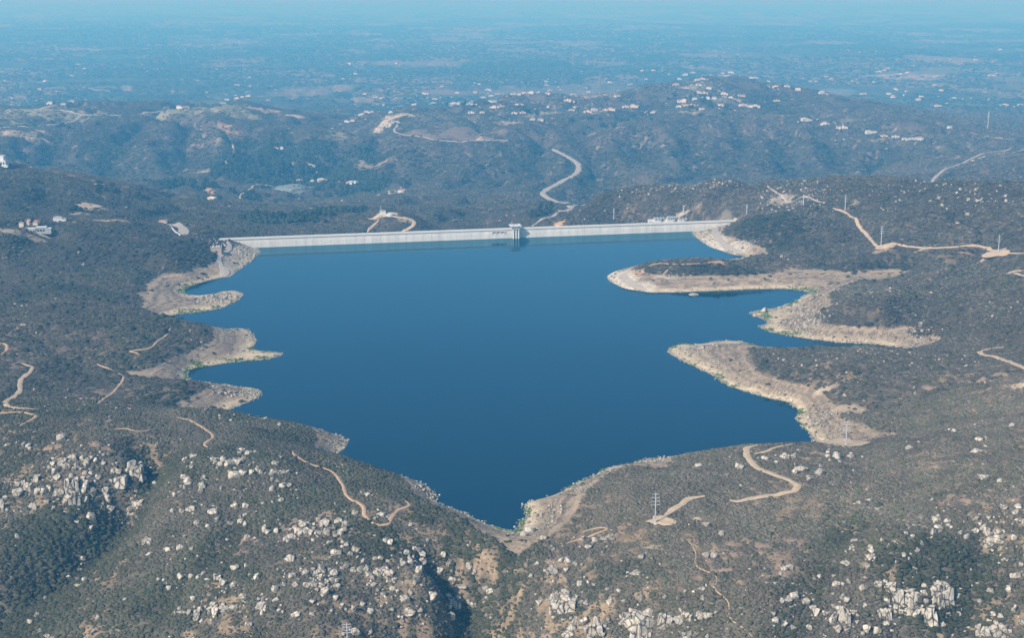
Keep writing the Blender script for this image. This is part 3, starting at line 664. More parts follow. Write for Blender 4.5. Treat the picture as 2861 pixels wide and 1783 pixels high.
# drowned ring: pale sand low down, grey-brown dead brush above
hr = H + 2.0*(ring_n-0.5)
rc = np.array([0.180,0.143,0.103])*(0.72+0.55*fine[...,None])
stripe = sstep(0.42, 0.58, fbm(Xg/60+Yg/400, hr*2.3, 33, 3))*0.8                     # old waterlines lie level
rc = rc*(1-stripe[...,None]) + np.array([0.34,0.272,0.18])*stripe[...,None]
low = (1-sstep(1.2, 4.2, hr))[...,None]
rc = rc*(1-low) + np.array([0.47,0.39,0.255])*(0.85+0.3*fine[...,None])*low
edge = np.clip(1-np.abs(H-(RING_Z-0.4))/1.3, 0, 1)[...,None]*sstep(.4,.6,ring_n)[...,None]*0.6
rc = rc*(1-edge) + np.array([0.44,0.33,0.22])*edge
col = col*(1-ring[...,None]) + rc*ring[...,None]
wet = ((H < 0.55) & (SD > -40) & (SD < 40) & (~front))[...,None]*0.5
col = col*(1-wet) + np.array([0.12,0.11,0.085])*wet
# paler rip-rap and haul-road ground at both abutments and round the peninsula point
for u, v, ru, rv, s in [(1690,575,40,26,.9),(1740,590,50,10,.8),(1560,650,1,1,0),(1475,655,36,22,.85),(1510,683,50,7,.8),(560,630,40,20,.35),(570,590,40,14,.4),(1712,530,26,10,.9)]:
    if s == 0: continue
    px, py, pz = hit(u, v); rx = ru*py/F; ry = rv*py*py/(F*(CAMH-pz))
    w = (s*(1-sstep(0.6, 1.1, np.hypot((Xg-px)/rx, (Yg-py)/ry)+0.7*(pn-0.5)))*np.maximum(ring, .35))[...,None]
    col = col*(1-w) + np.array([0.50,0.46,0.37])*(0.8+0.4*fine[...,None])*w
pw = (patch_w*(0.75+0.5*fine)).clip(0, 1)[...,None]
col = col*(1-pw) + patch_c*(0.78+0.44*fine[...,None])*pw

idx = np.arange(NT*NY).reshape(NY, NT)
quads = np.stack([idx[:-1,:-1], idx[:-1,1:], idx[1:,1:], idx[1:,:-1]], -1).reshape(-1, 4)
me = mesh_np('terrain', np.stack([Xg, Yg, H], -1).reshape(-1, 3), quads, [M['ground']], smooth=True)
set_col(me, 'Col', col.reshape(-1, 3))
tag(obj('terrain', me), kind='structure')

# ------------------------------------------------------------------ water sheet (a little under the banks)
n = len(LAKE)
e = np.roll(LAKE, -1, 0) - np.roll(LAKE, 1, 0)
nrm = np.stack([e[:,1], -e[:,0]], 1); nrm /= np.linalg.norm(nrm, axis=1)[:,None]
area = 0.5*np.sum(LAKE[:,0]*np.roll(LAKE[:,1],-1)-np.roll(LAKE[:,0],-1)*LAKE[:,1])
if area < 0: nrm = -nrm
off = LAKE + nrm*2.5
bm = bmesh.new()
f = bm.faces.new([bm.verts.new((p[0], p[1], 0.0)) for p in off])
bmesh.ops.triangulate(bm, faces=[f])
me = bpy.data.meshes.new('lake_water'); bm.to_mesh(me); bm.free()
if sum(p.normal.z*p.area for p in me.polygons) < 0: me.flip_normals()
me.materials.append(M['water'])
tag(obj('lake_water', me), kind='structure')

# ------------------------------------------------------------------ roads and trails draped on the ground
def drape(name, line, width, material, lift=0.35, label=None, ends_taper=False):
    pts = [hit(u, v)[:2] for u, v in line]
    # spline through the surveyed points
    p = np.array(pts); d = np.r_[0, np.cumsum(np.maximum(np.hypot(*np.diff(p, axis=0).T), 0.01))]
    keepj = [0]
    for i in range(1, len(p)):
        if np.hypot(*(p[i]-p[keepj[-1]])) > 1.0: keepj.append(i)
    p = p[keepj]; d = np.r_[0, np.cumsum(np.hypot(*np.diff(p, axis=0).T))]
    m = max(2, int(d[-1]/max(2.5, p[:,1].mean()/900*2.0)))
    s = np.linspace(0, d[-1], m+1)
    if len(p) > 2:                                                # Catmull-Rom tangents, Hermite segments
        tg = np.gradient(p, d, axis=0)
        k = np.clip(np.searchsorted(d, s, 'right')-1, 0, len(p)-2); hh = d[k+1]-d[k]; t = (s-d[k])/hh
        h00 = 2*t**3-3*t**2+1; h10 = t**3-2*t**2+t; h01 = -2*t**3+3*t**2; h11 = t**3-t**2
        q = h00[:,None]*p[k]+(h10*hh)[:,None]*tg[k]+h01[:,None]*p[k+1]+(h11*hh)[:,None]*tg[k+1]
    else:
        q = np.stack([np.interp(s, d, p[:,0]), np.interp(s, d, p[:,1])], 1)
    tg = np.gradient(q, axis=0); tg /= np.linalg.norm(tg, axis=1)[:,None]+1e-9
    nr = np.stack([-tg[:,1], tg[:,0]], 1)
    NW = 5; V = []
    wv = min(1.0, 6.0/width); lift = lift+p[:,1].mean()/4500
    wob = 1-0.38*wv+0.72*wv*fbm(s/6.0, s*0+width, 5, 4); w2 = (fbm(s/6.0, s*0+3*width, 8, 3)-0.5)*min(width, 6)*0.35
    wob = wob*(0.35+0.65*np.minimum(sstep(-1, 14, s), sstep(-1, 14, s[-1]-s)))
    for i, o in enumerate(np.linspace(-0.5, 0.5, NW)):
        c = q + nr*(o*width*wob + w2)[:,None]
        z = Hs(c[:,0], c[:,1])
        V.append(np.c_[c, z])
    V = np.stack(V, 1)
    zc = V[:,:,2].mean(1, keepdims=True)
    V[:,:,2] = np.maximum(V[:,:,2], zc*0.6+V[:,:,2]*0.4) + lift*np.array([0.3,1,1,1,0.3])
    ii = np.arange((m+1)*NW).reshape(m+1, NW)
    Q = np.stack([ii[:-1,:-1], ii[1:,:-1], ii[1:,1:], ii[:-1,1:]], -1).reshape(-1, 4)
    me = mesh_np(name, V.reshape(-1, 3), Q[:, ::-1], [material], smooth=True)
    o = obj(name, me); tag(o, kind='structure')
    ROADPTS.append((q, width)); return o
ROADPTS = []
for nm, w, mt, line in ROADS: drape(nm, line, w, M[mt])

# level dirt pads under the transmission poles
def pad(poly, material='dirt'):
    P3 = [hit(u, v) for u, v in poly]
    x = np.array([p[0] for p in P3]); y = np.array([p[1] for p in P3])
    cxm, cym = x.mean(), y.mean(); V = []; R = 6; K = 40
    ang = np.arctan2(y-cym, x-cxm); o = np.argsort(ang); ang = ang[o]; rad = np.hypot(x-cxm, y-cym)[o]
    th = np.linspace(-math.pi, math.pi, K, endpoint=False)
    rr = np.interp(th, np.r_[ang-2*math.pi, ang, ang+2*math.pi], np.r_[rad, rad, rad])*(0.9+0.2*fbm(th*3, th*0+cxm, 3, 2))
    V.append((cxm, cym))
    for k in range(1, R+1):
        for t, r in zip(th, rr): V.append((cxm+r*k/R*math.cos(t), cym+r*k/R*math.sin(t)))
    V = np.array(V); z = Hs(V[:,0], V[:,1]); zm = np.median(z)
    z = np.maximum(z, z*0.5+zm*0.5)+0.4; z[1+(R-1)*K:] -= 0.25
    F3 = [(0, 1+i, 1+(i+1) % K, 1+(i+1) % K) for i in range(K)]
    me = bpy.data.meshes.new('dirt_pad')
    fs = [(0, 1+i, 1+(i+1) % K) for i in range(K)]
    for k in range(1, R):
        b0, b1 = 1+(k-1)*K, 1+k*K
        fs += [(b0+i, b1+i, b1+(i+1) % K, b0+(i+1) % K) for i in range(K)]
    me.from_pydata(np.c_[V, z].tolist(), [], fs); me.materials.append(M[material])
    tag(obj('dirt_pad', me), kind='structure')
    ROADPTS.append((np.array([[cxm, cym]]), 2*float(rr.mean())))
pad([(1528,1240),(1545,1231),(1566,1222),(1586,1229),(1604,1236),(1594,1246),(1560,1244),(1540,1241)])
pad([(1976,1050),(2004,1046),(2020,1048),(2042,1056),(2004,1061)])
pad([(2075,588),(2090,582),(2106,585),(2092,591)])
pad([(2335,603),(2365,598),(2392,602),(2365,608)])

# ------------------------------------------------------------------ the dam
def dam_frame(s, up, z=0.0):
    p = DA + DU*s + DN*up
    return (float(p[0]), float(p[1]), z)
RZ = math.atan2(DU[1], DU[0])
dam = thing('dam', 'long straight white concrete dam across the far end of the lake', 'dam', (*map(float, DA), 0.0), RZ)
# local frame: x along the crest, y downstream, z up
LEFT, RIGHT = -12.0, DL-4
def zbase(s): return float(np.clip(12.5-np.clip(min(s, DL-s), 0, 130)*0.62, -68, 20))-3
mb = MB(); NS = 40
prof = []
for i in range(NS+1):
    s = LEFT+(RIGHT-LEFT)*i/NS; zb = min(zbase(s), 5)
    prof.append([(s,0,-26),(s,0,DAM_Z-1.0),(s,7.6,DAM_Z-1.0),(s,7.6,DAM_Z-7),(s,7.6+0.8*(DAM_Z-7-zb),zb),(s,7.6+0.8*(DAM_Z-7-zb),zb-6)])
vs = [p for row in prof for p in row]; fs = []
for i in range(NS):
    for j in range(5):
        a0 = i*6+j; fs.append((a0, a0+6, a0+7, a0+1))
fs += [tuple(range(5,-1,-1)), tuple(NS*6+k for k in range(6))]
mb.add(vs, fs)
body = mb.mesh('dam_body', M['damface']); body.materials.append(M['joint']); body.materials.append(M['concrete'])
for p in body.polygons:
    if p.normal.y > -0.5: p.material_index = 2
bm = bmesh.new(); bm.from_mesh(body)
def strip(x0, x1, z0, z1, d=0.06):
    v = [bm.verts.new(c) for c in ((x0,-d,z0),(x1,-d,z0),(x1,-d,z1),(x0,-d,z1))]
    bm.faces.new(v).material_index = 1
k = 0; s = LEFT+9
while s < RIGHT-3:
    strip(s-0.15, s+0.15, -2, DAM_Z-1.2); k += 1
    z0 = 5.6+0.8*math.sin(k*2.3); strip(s-0.5, s+0.5, z0-1.2, z0+1.2, 0.09); s += 12.2*(1+0.12*math.sin(k*1.7))
for i, z in enumerate((1.6, 4.3, 7.0, 9.7, 12.1)):
    q = LEFT+2
    while q < RIGHT-8:
        ln = random.uniform(8, 26); strip(q, min(q+ln, RIGHT-2), z-0.10, z+0.10, 0.075); q += ln+random.uniform(0.6, 3)
bm.to_mesh(body); bm.free()
obj('dam_body', body, dam)
mb = MB(); mb.box(LEFT, RIGHT, -0.5, -0.08, DAM_Z-1.3, DAM_Z+0.25); mb.build('parapet_wall', M['concrete'], dam)
mb = MB(); mb.box(LEFT, RIGHT, 7.7, 8.1, DAM_Z-1.6, DAM_Z+0.1); mb.build('parapet_wall', M['concrete'], dam)
mb = MB(); mb.box(LEFT, RIGHT, 0.0, 7.6, DAM_Z-0.99, DAM_Z-0.7); mb.build('crest_road', M['gravel'], dam)
mb = MB(); mb.box(LEFT, RIGHT, -0.55, -0.10, DAM_Z-2.2, DAM_Z-1.75); mb.build('face_ledge', M['greyconcrete'], dam)
# spillway slot left of the tower
SPX = float(np.dot(np.array(at_z(1182, 547, 12))-DA, DU))
mb = MB(); mb.box(SPX-9, SPX+9, -0.35, -0.1, 8.6, 10.0); mb.build('spillway_opening', M['dark'], dam)
for q in (-9.6, -3.2, 3.2, 9.6):
    mb = MB(); mb.box(SPX+q-0.5, SPX+q+0.5, -1.2, -0.36, 7.9, 10.19); mb.build('spillway_pier', M['concrete'], dam)
mb = MB(); mb.box(SPX-10.5, SPX+10.5, -1.3, -0.36, 10.2, 11.0); mb.build('spillway_lintel', M['concrete'], dam)

# intake tower against the upstream face
TXs = float(np.dot(np.array(at_z(1221, 564, 0))-DA, DU))
p0 = dam_frame(TXs, 0.2)
tw = thing('intake_tower', 'concrete intake tower with round columns and flat deck standing against the dam', 'tower', p0, RZ)
mb = MB(); mb.box(-4.6, 4.6, -4.0, 0.0, -20, 15.5); mb.build('tower_shaft', M['greyconcrete'], tw)
for q in (-3.9, 0.1, 3.9):
    mb = MB(); mb.cyl(q, -6.4, -20, 13.4, 1.15, 1.1, 16); mb.build('intake_pipe', M['concrete'], tw)
for z in (2.0, 5.2, 9.6):
    mb = MB(); mb.box(-5.2, 5.2, -7.7, -4.05, z, z+0.55); mb.build('pipe_bracket', M['greyconcrete'], tw)
mb = MB(); mb.box(-5.6, 5.6, -8.2, -0.05, 13.45, 15.4); mb.prism([(-5.9,-8.5),(5.9,-8.5),(5.9,0.8),(-5.9,0.8)], 15.5, 16.1)
mb.build('tower_head', M['greyconcrete'], tw)
mb = MB(); mb.box(-8.6, 7.6, -9.6, 6.0, 18.3, 19.1)
for q in (-7.8, 6.8):
    for r in (-8.8, -1.0): mb.box(q-0.35, q+0.35, r-0.35, r+0.35, 16.2, 18.2)
mb.build('deck', M['white'], tw)
mb = MB(); mb.box(-4.4, 4.2, -7.0, -0.4, 16.15, 18.25); mb.build('hoist_house', M['cream'], tw)
mb = MB()
for q in np.linspace(-8.4, 7.4, 9): mb.bar((q,-9.5,19.1),(q,-9.5,20.3), 0.09); mb.bar((q,5.9,19.1),(q,5.9,20.3), 0.09)
for r in (-9.5, 5.9):
    for z in (19.7, 20.3): mb.bar((-8.4,r,z),(7.4,r,z), 0.09)
for q in (-8.4, 7.4):
    for z in (19.7, 20.3): mb.bar((q,-9.5,z),(q,5.9,z), 0.09)
mb.build('railing', M['metal'], tw)
for x0, x1, zt in ((-7.2, -4.6, 21.3), (-1.0, 1.6, 20.7), (3.4, 6.4, 21.2)):
    mb = MB(); mb.box(x0, x1, -6.0, -3.2, 19.11, zt); mb.build('gate_hoist', M['metal'], tw)
mb = MB(); mb.bar((-8.0,-9.2,19.1),(-8.0,-9.2,24.5), 0.14); mb.bar((-8.0,-9.2,24.3),(-6.4,-9.2,24.5), 0.1); mb.build('lamp_mast', M['metal'], tw)

# ------------------------------------------------------------------ transmission poles
POLES = [((1552,1242),1168,4,2.6,'tall grey steel pole with four double crossarms on the dirt pad beside the winding road'),
 ((824,1562),1477,4,2.6,'grey steel pole whose crossarms only just rise into the bottom edge of the picture'),
 ((2004,1056),998,4,2.6,'grey steel pole on the square dirt pad at the near right lakeshore'),
 ((2087,582),535,4,2.2,'grey steel pole where the dirt road bends on the right abutment hill'),
 ((2365,598),556,4,2.2,'grey steel pole on the dirt pad at the right end of the hillside road'),
 ((2002,499),461,4,2.0,'grey steel pole above the bend of the dirt road, in front of the rocky ridge'),
 ((1903,487),461,3,1.8,'slim pole standing on the rocky knoll left of the dirt road bend'),
 ((1769,508),484,3,1.8,'slim pole just above the right end of the dam crest'),
 ((1619,506),487,3,1.8,'slim pole behind the equipment yard at the right part of the dam'),
 ((1454,520),494,3,1.8,'slim pole behind the dam, right of the paved road'),
 ((2340,303),264,4,3.2,'distant tall pole among houses on the far right plain')]
POLE_TOP = []
for i, ((u, v), vt, arms, aw, lab) in enumerate(POLES):
    x, y, z = hit(u, v) if v < 1512 else (*map(float, at_z(u, v, -24)), -24.0)
    if v >= 1512: z = float(Hs(x, y))
    dx, dy, dz = ray(u, vt); top = CAMH+dz/dy*y; hgt = max(12.0, top-z)
    r = thing('transmission_pole', lab, 'power pole', (x, y, z-0.5), 0.12, 'steel poles of the power line')
    wr = max(0.28, y*0.00022)
    mb = MB(); mb.cyl(0, 0, 0, hgt+0.5, wr*1.25, wr*0.8, 8); mb.build('pole_shaft', M['galv'], r)
    for k in range(arms):
        zz = hgt-0.8-k*hgt*0.115
        mb = MB(); L_ = aw*(0.85+0.1*k if arms == 4 else 0.8)
        for sgn in (-1, 1): mb.bar((0, 0, zz), (sgn*L_, 0, zz+0.55), wr*0.55)
        a = mb.build('crossarm', M['galv'], r)
        for sgn in (-1, 1):
            mb = MB(); mb.cyl(sgn*L_, 0, zz-0.55, zz+0.5, 0.12, 0.12, 6); mb.build('insulator', M['greyconcrete'], a)
    if y < 1100:
        mb = MB(); mb.box(-0.9, 0.9, -0.9, 0.9, 0, 1.0); mb.build('footing', M['concrete'], r)
        mb = MB(); mb.box(-1.5, -0.4, -0.5, 0.3, hgt*0.2, hgt*0.2+1.6); mb.build('cabinet', M['galv'], r)
    POLE_TOP.append((x, y, z+hgt))
def wire(i, j, dxo, drop, lab):
    a = Vector(POLE_TOP[i])+Vector((dxo,0,-1-drop)); b = Vector(POLE_TOP[j])+Vector((dxo,0,-1-drop)); mb = MB(); sag = (b-a).length*0.02
    pr = None
    for k in range(17):
        t = k/16; p = a.lerp(b, t)-Vector((0,0,4*sag*t*(1-t)))
        if pr is not None: mb.bar(pr, p, 0.055, 4)
        pr = p
    tag(mb.build('power_line', M['wire']), lab, 'power line', 'power lines between poles')
for k, dd in enumerate((0, 2.6, 5.2)):
    wire(3, 4, 0, dd, ('topmost','middle','lowest')[k]+' wire strung between the two right-hand hillside poles')
wire(5, 3, 0, 0.5, 'thin wire running from the bend pole down to the dirt road pole')
wire(5, 6, 0, 0.5, 'thin wire running left from the bend pole to the rocky knoll pole')
wire(7, 8, 0, 0.5, 'thin wire above the right end of the dam crest between two slim poles')

# ------------------------------------------------------------------ where shrubs may not grow
BARE = np.zeros(H.shape, bool)
def mark(x, y, r):
    i0 = np.searchsorted(yr, y-r); i1 = np.searchsorted(yr, y+r)+1
    if y-r < 500: return
    j0 = np.searchsorted(tc, min((x-r)/(y+r), (x-r)/(y-r))); j1 = np.searchsorted(tc, max((x+r)/(y-r), (x+r)/(y+r)))+1
    BARE[i0:i1, j0:j1] |= np.hypot(Xg[i0:i1, j0:j1]-x, Yg[i0:i1, j0:j1]-y) < r
for q, wd in ROADPTS:
    for p in q: mark(p[0], p[1], wd*0.5+random.random()**2*(1.9 if wd > 1.5 else .35))
BARE |= (SD < 2) | ((SD < 160) & behind_dam & (dist_axis < 75))

# ------------------------------------------------------------------ shrub shapes
def ico_lump(sub, seed, flat=0.75, jit=0.22, cut=-0.25):
    bm = bmesh.new(); bmesh.ops.create_icosphere(bm, subdivisions=sub, radius=1.0)
    r = random.Random(seed)
    for v in bm.verts:
        k = 1+r.uniform(-jit, jit)*1.3
        v.co = Vector((v.co.x*k, v.co.y*k, v.co.z*k*flat+r.uniform(-.08, .08)))
    dead = [v for v in bm.verts if v.co.z < cut]
    bmesh.ops.delete(bm, geom=dead, context='VERTS')
    bm.verts.index_update(); bmesh.ops.triangulate(bm, faces=bm.faces)
    V = np.array([v.co[:] for v in bm.verts]); Fc = np.array([[v.index for v in f.verts] for f in bm.faces]); bm.free()
    return V, Fc
PROTO_N = [ico_lump(2, s, 0.78, 0.36) for s in range(14)]
PROTO_F = [ico_lump(1, 50+s, 0.7, 0.30, -0.3) for s in range(10)]

def scatter_mesh(name, protos, x, y, z, rad, hgt, colr, material):
    n = len(x); which = rng.integers(0, len(protos), n); rot = rng.uniform(0, 2*math.pi, n)
    VV = []; FF = []; CC = []; o = 0
    for k, (V, Fc) in enumerate(protos):
        s = np.nonzero(which == k)[0]
        if not len(s): continue
        c, sn = np.cos(rot[s])[:,None], np.sin(rot[s])[:,None]
        a = V[:,0]*c - V[:,1]*sn; b = V[:,0]*sn + V[:,1]*c
        P3 = np.stack([x[s][:,None]+a*rad[s][:,None], y[s][:,None]+b*rad[s][:,None], z[s][:,None]+V[:,2]*hgt[s][:,None]], -1)
        VV.append(P3.reshape(-1, 3).astype(np.float32)); nv = len(V)
        FF.append((Fc[None]+(o+np.arange(len(s))*nv)[:,None,None]).reshape(-1, 3)); o += nv*len(s)
        tint = np.repeat(colr[s], nv, 0).reshape(len(s), nv, 3)
        CC.append(tint.reshape(-1, 3))
    me = mesh_np(name, np.concatenate(VV), np.concatenate(FF), [material])
    set_col(me, 'Col', np.concatenate(CC))
    return obj(name, me)

pn_ = sstep(.42, .6, fbm(Xg/9, Yg/11, 95, 3))*1.5
PAL = np.array([0.83,0.80,0.76])*np.array([[0.098,0.100,0.070],[0.088,0.094,0.056],[0.062,0.074,0.042],[0.125,0.112,0.092],[0.145,0.130,0.112],[0.112,0.096,0.074]])
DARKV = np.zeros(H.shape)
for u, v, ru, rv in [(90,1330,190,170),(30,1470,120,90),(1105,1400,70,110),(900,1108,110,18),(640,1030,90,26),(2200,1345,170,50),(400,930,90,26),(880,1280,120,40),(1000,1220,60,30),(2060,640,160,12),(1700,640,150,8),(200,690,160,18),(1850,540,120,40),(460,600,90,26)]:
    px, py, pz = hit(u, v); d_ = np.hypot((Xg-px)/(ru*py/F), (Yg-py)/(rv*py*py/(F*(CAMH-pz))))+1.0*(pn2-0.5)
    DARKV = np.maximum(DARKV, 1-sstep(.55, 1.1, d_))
def shrubs(name, protos, y0, y1, dens, rmin, rmax, tl=0.47, lum=1.0):
    n = int(dens*tl*(y1*y1-y0*y0))
    y = np.sqrt(rng.uniform(0, 1, n)*(y1*y1-y0*y0)+y0*y0); t = rng.uniform(-tl, tl, n); x = t*y
    fi = np.rint(np.interp(np.log(y), lyr, np.arange(NY))).astype(int); fj = np.rint(np.interp(t, tc, np.arange(NT))).astype(int)
    ok = ~BARE[fi, fj]
    op = openness[fi, fj]*(1-near[fi, fj]); rg = ring[fi, fj]; pw_ = patch_w[fi, fj]
    cl = vnoise(x/5, y/5, 123)
    p = (1-0.62*op)*(1-0.96*rg)*(1-np.clip(np.where(pw_ < .6, pw_*pn_[fi, fj], pw_)*1.25, 0, .97))*(0.55+0.75*cl)
    ok &= rng.uniform(0, 1, n) < p
    x, y, op = x[ok], y[ok], op[ok]
    m1 = fbm(x/60, y/60, 201, 3); m2 = vnoise(x/15, y/15, 202); wd = samp(wood, x, y)
    green = sstep(.42, .62, m1); r = rng.uniform(0, 1, len(x))
    k = np.where(r < 0.25+0.45*green, rng.integers(0, 3, len(x)), rng.integers(3, 6, len(x)))
    k = np.where((r > 0.7), 0, k)
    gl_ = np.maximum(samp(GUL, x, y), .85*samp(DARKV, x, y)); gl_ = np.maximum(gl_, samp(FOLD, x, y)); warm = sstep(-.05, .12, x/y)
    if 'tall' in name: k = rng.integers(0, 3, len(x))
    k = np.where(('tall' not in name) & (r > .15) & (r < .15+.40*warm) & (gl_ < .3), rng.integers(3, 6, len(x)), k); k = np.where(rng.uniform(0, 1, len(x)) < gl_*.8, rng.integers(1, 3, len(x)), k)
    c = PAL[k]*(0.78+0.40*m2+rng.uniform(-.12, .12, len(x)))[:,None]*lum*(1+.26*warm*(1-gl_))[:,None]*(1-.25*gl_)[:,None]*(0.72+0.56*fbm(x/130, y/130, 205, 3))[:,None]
    c = c*(1-0.5*wd[:,None])+np.array([0.035,0.047,0.026])*0.5*wd[:,None]
    s = rng.uniform(0, 1, len(x))**1.6
    rad = rmin+(rmax-rmin)*s; rad *= (1-0.35*op)*(0.72+0.75*m1)*(1+.5*gl_)
    z = Hs(x, y)-0.12*rad
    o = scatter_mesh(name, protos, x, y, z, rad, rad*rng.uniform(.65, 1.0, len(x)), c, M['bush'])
    print(name, len(x)); return tag(o, kind='stuff')
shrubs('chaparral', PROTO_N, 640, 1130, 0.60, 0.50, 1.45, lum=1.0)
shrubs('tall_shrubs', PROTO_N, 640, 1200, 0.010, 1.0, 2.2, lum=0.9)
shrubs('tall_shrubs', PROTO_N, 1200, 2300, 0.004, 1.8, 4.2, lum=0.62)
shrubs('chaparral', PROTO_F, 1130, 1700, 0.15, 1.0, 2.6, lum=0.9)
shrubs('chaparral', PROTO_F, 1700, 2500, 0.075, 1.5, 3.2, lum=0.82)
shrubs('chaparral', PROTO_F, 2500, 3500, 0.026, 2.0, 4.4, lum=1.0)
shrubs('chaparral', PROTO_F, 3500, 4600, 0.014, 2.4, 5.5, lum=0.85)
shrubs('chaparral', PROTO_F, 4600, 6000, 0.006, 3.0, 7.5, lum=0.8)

# green reeds along parts of the shore
REEDS = [(434,690,14,7),(448,682,16,3),(470,674,20,3),(431,742,14,4),(470,738,30,3),(520,730,20,3),(444,893,10,9),(442,880,6,6),(470,868,20,4),(560,855,40,3),(620,849,20,3),(600,826,14,4),(640,833,16,2),
 (1199,1256,26,3),(1225,1259,14,3),(1237,1238,5,12),(1249,1212,9,9),(1380,1141,14,3),(1426,1116,8,6),(1512,1092,8,6),(1345,1157,16,3),
 (1890,687,34,4),(1925,692,12,8),(1880,715,14,6),(1866,722,12,5),(1808,740,18,8),(1815,752,14,6),(1880,793,24,3),(1820,782,14,3),(1850,790,16,3),
 (1592,820,12,6),(1620,813,20,4),(1780,817,16,3),(1700,896,16,7),(1712,908,10,6),(1640,866,12,3),(1735,917,10,3),(1896,976,8,8),(1900,1010,8,12),(1510,690,12,3),(1518,672,6,3),(1460,643,20,2),(1510,629,25,2),(1560,700,2,1)]
xs, ys, rs = [], [], []
for u, v, ru, rv in REEDS:
    x, y = map(float, at_z(u, v, 0.3)); rx = ru*y/F; ry = rv*y*y/(F*CAMH)*1.1
    nn = int(40+rx*ry*1.0)
    px = x+rng.normal(0, rx*0.55, nn); py = y+rng.normal(0, ry*0.5, nn)
    sd = samp(SD, px, py); o_ = (sd > -1.2) & (sd < 16)
    xs.append(px[o_]); ys.append(py[o_]); rs.append(rng.uniform(.5, 1.3, o_.sum()))
x = np.concatenate(xs); y = np.concatenate(ys); r = np.concatenate(rs)
c = np.array([0.090,0.150,0.045])*rng.uniform(.6, 1.3, (len(x), 1))
tag(scatter_mesh('shore_reeds', PROTO_F, x, y, np.maximum(Hs(x, y), 0)-0.1, r, r*1.1, c, M['bush']), kind='stuff')

# ------------------------------------------------------------------ granite boulders
def rock_mesh(seed, kind):
    r = random.Random(seed); bm = bmesh.new()
    n = {'block': 13, 'slab': 11, 'round': 26, 'flat': 13}[kind]
    p = {'block': 5.0, 'slab': 7.0, 'round': 2.2, 'flat': 3.5}[kind]
    for i in range(n):
        while True:
            d = Vector((r.gauss(0,1), r.gauss(0,1), r.gauss(0,1)))
            if d.length > 0.1: break
        d.normalize()
        q = (abs(d.x)**p+abs(d.y)**p+abs(d.z)**p)**(1/p)
        bm.verts.new(d/q*r.uniform(0.84, 1.0)*0.5)
    res = bmesh.ops.convex_hull(bm, input=bm.verts[:])
    inner = [g for g in res['geom_interior'] if isinstance(g, bmesh.types.BMVert)]
    if inner: bmesh.ops.delete(bm, geom=inner, context='VERTS')
    loose = [v for v in bm.verts if not v.link_faces]
    if loose: bmesh.ops.delete(bm, geom=loose, context='VERTS')
    bmesh.ops.dissolve_limit(bm, angle_limit=math.radians(14), verts=bm.verts[:], edges=bm.edges[:])
    bmesh.ops.bevel(bm, geom=bm.edges[:], offset=0.05 if kind == 'round' else 0.03, segments=2 if kind == 'round' else 1, affect='EDGES', clamp_overlap=True)
    bmesh.ops.triangulate(bm, faces=bm.faces[:])
    lo = [min(v.co[i] for v in bm.verts) for i in range(3)]; hi = [max(v.co[i] for v in bm.verts) for i in range(3)]
    for v in bm.verts:
        v.co = Vector(((v.co[i]-lo[i])/(hi[i]-lo[i])-0.5 for i in range(3)))
    bmesh.ops.recalc_face_normals(bm, faces=bm.faces[:])
    me = bpy.data.meshes.new('boulder'); bm.to_mesh(me); bm.free(); me.materials.append(M['rock']); return me
ROCKS = {k: [rock_mesh(100*i+s, k) for s in range(9)] for i, k in enumerate(('block', 'slab', 'round', 'flat'))}

def slab_mesh(seed):
    """a jointed granite buttress: a few tall flat-faced blocks leaning together, joined into one rock"""
    r = random.Random(seed); bm = bmesh.new(); x = -0.5; n = r.randint(2, 4); ws = [r.uniform(.6, 1.3) for _ in range(n)]; t = sum(ws)
    for k in range(n):
        w = ws[k]/t; h = r.uniform(.72, 1.0); y0 = r.uniform(-.5, -.28); tp = r.uniform(.70, .95); sk = r.uniform(-.06, .06)
        lev = [0, r.uniform(.3, .6)*h, h]; rings = []
        for j, z in enumerate(lev):
            f = 1-(1-tp)*z/h; o = r.uniform(-.04, .04)
            rings.append([bm.verts.new((x+w*.5+(a-.5)*w*1.06*f+sk*z+r.uniform(-.02, .02), (y0 if b == 0 else .5)*f+o+r.uniform(-.03, .03), z-.5+(r.uniform(-.09, .05) if j == 2 else 0))) for a, b in ((0,0),(.5,-.0),(1,0),(1,1),(0,1))])
        for lo, hi in zip(rings[:-1], rings[1:]):
            for i in range(5): bm.faces.new((lo[i], lo[(i+1) % 5], hi[(i+1) % 5], hi[i]))
        bm.faces.new(rings[-1]); bm.faces.new(rings[0][::-1]); x += w
    bmesh.ops.bevel(bm, geom=bm.edges[:], offset=0.018, segments=1, affect='EDGES', clamp_overlap=True)
    bmesh.ops.triangulate(bm, faces=bm.faces[:]); bmesh.ops.recalc_face_normals(bm, faces=bm.faces[:])
    me = bpy.data.meshes.new('boulder'); bm.to_mesh(me); bm.free(); me.materials.append(M['rock']); return me
CLIFF = {k: [slab_mesh(40*i+s) for s in range(6)] for i, k in enumerate(ROCKS)}
for L_ in CLIFF.values():
    for m in L_: m.materials[0] = M['cliff']
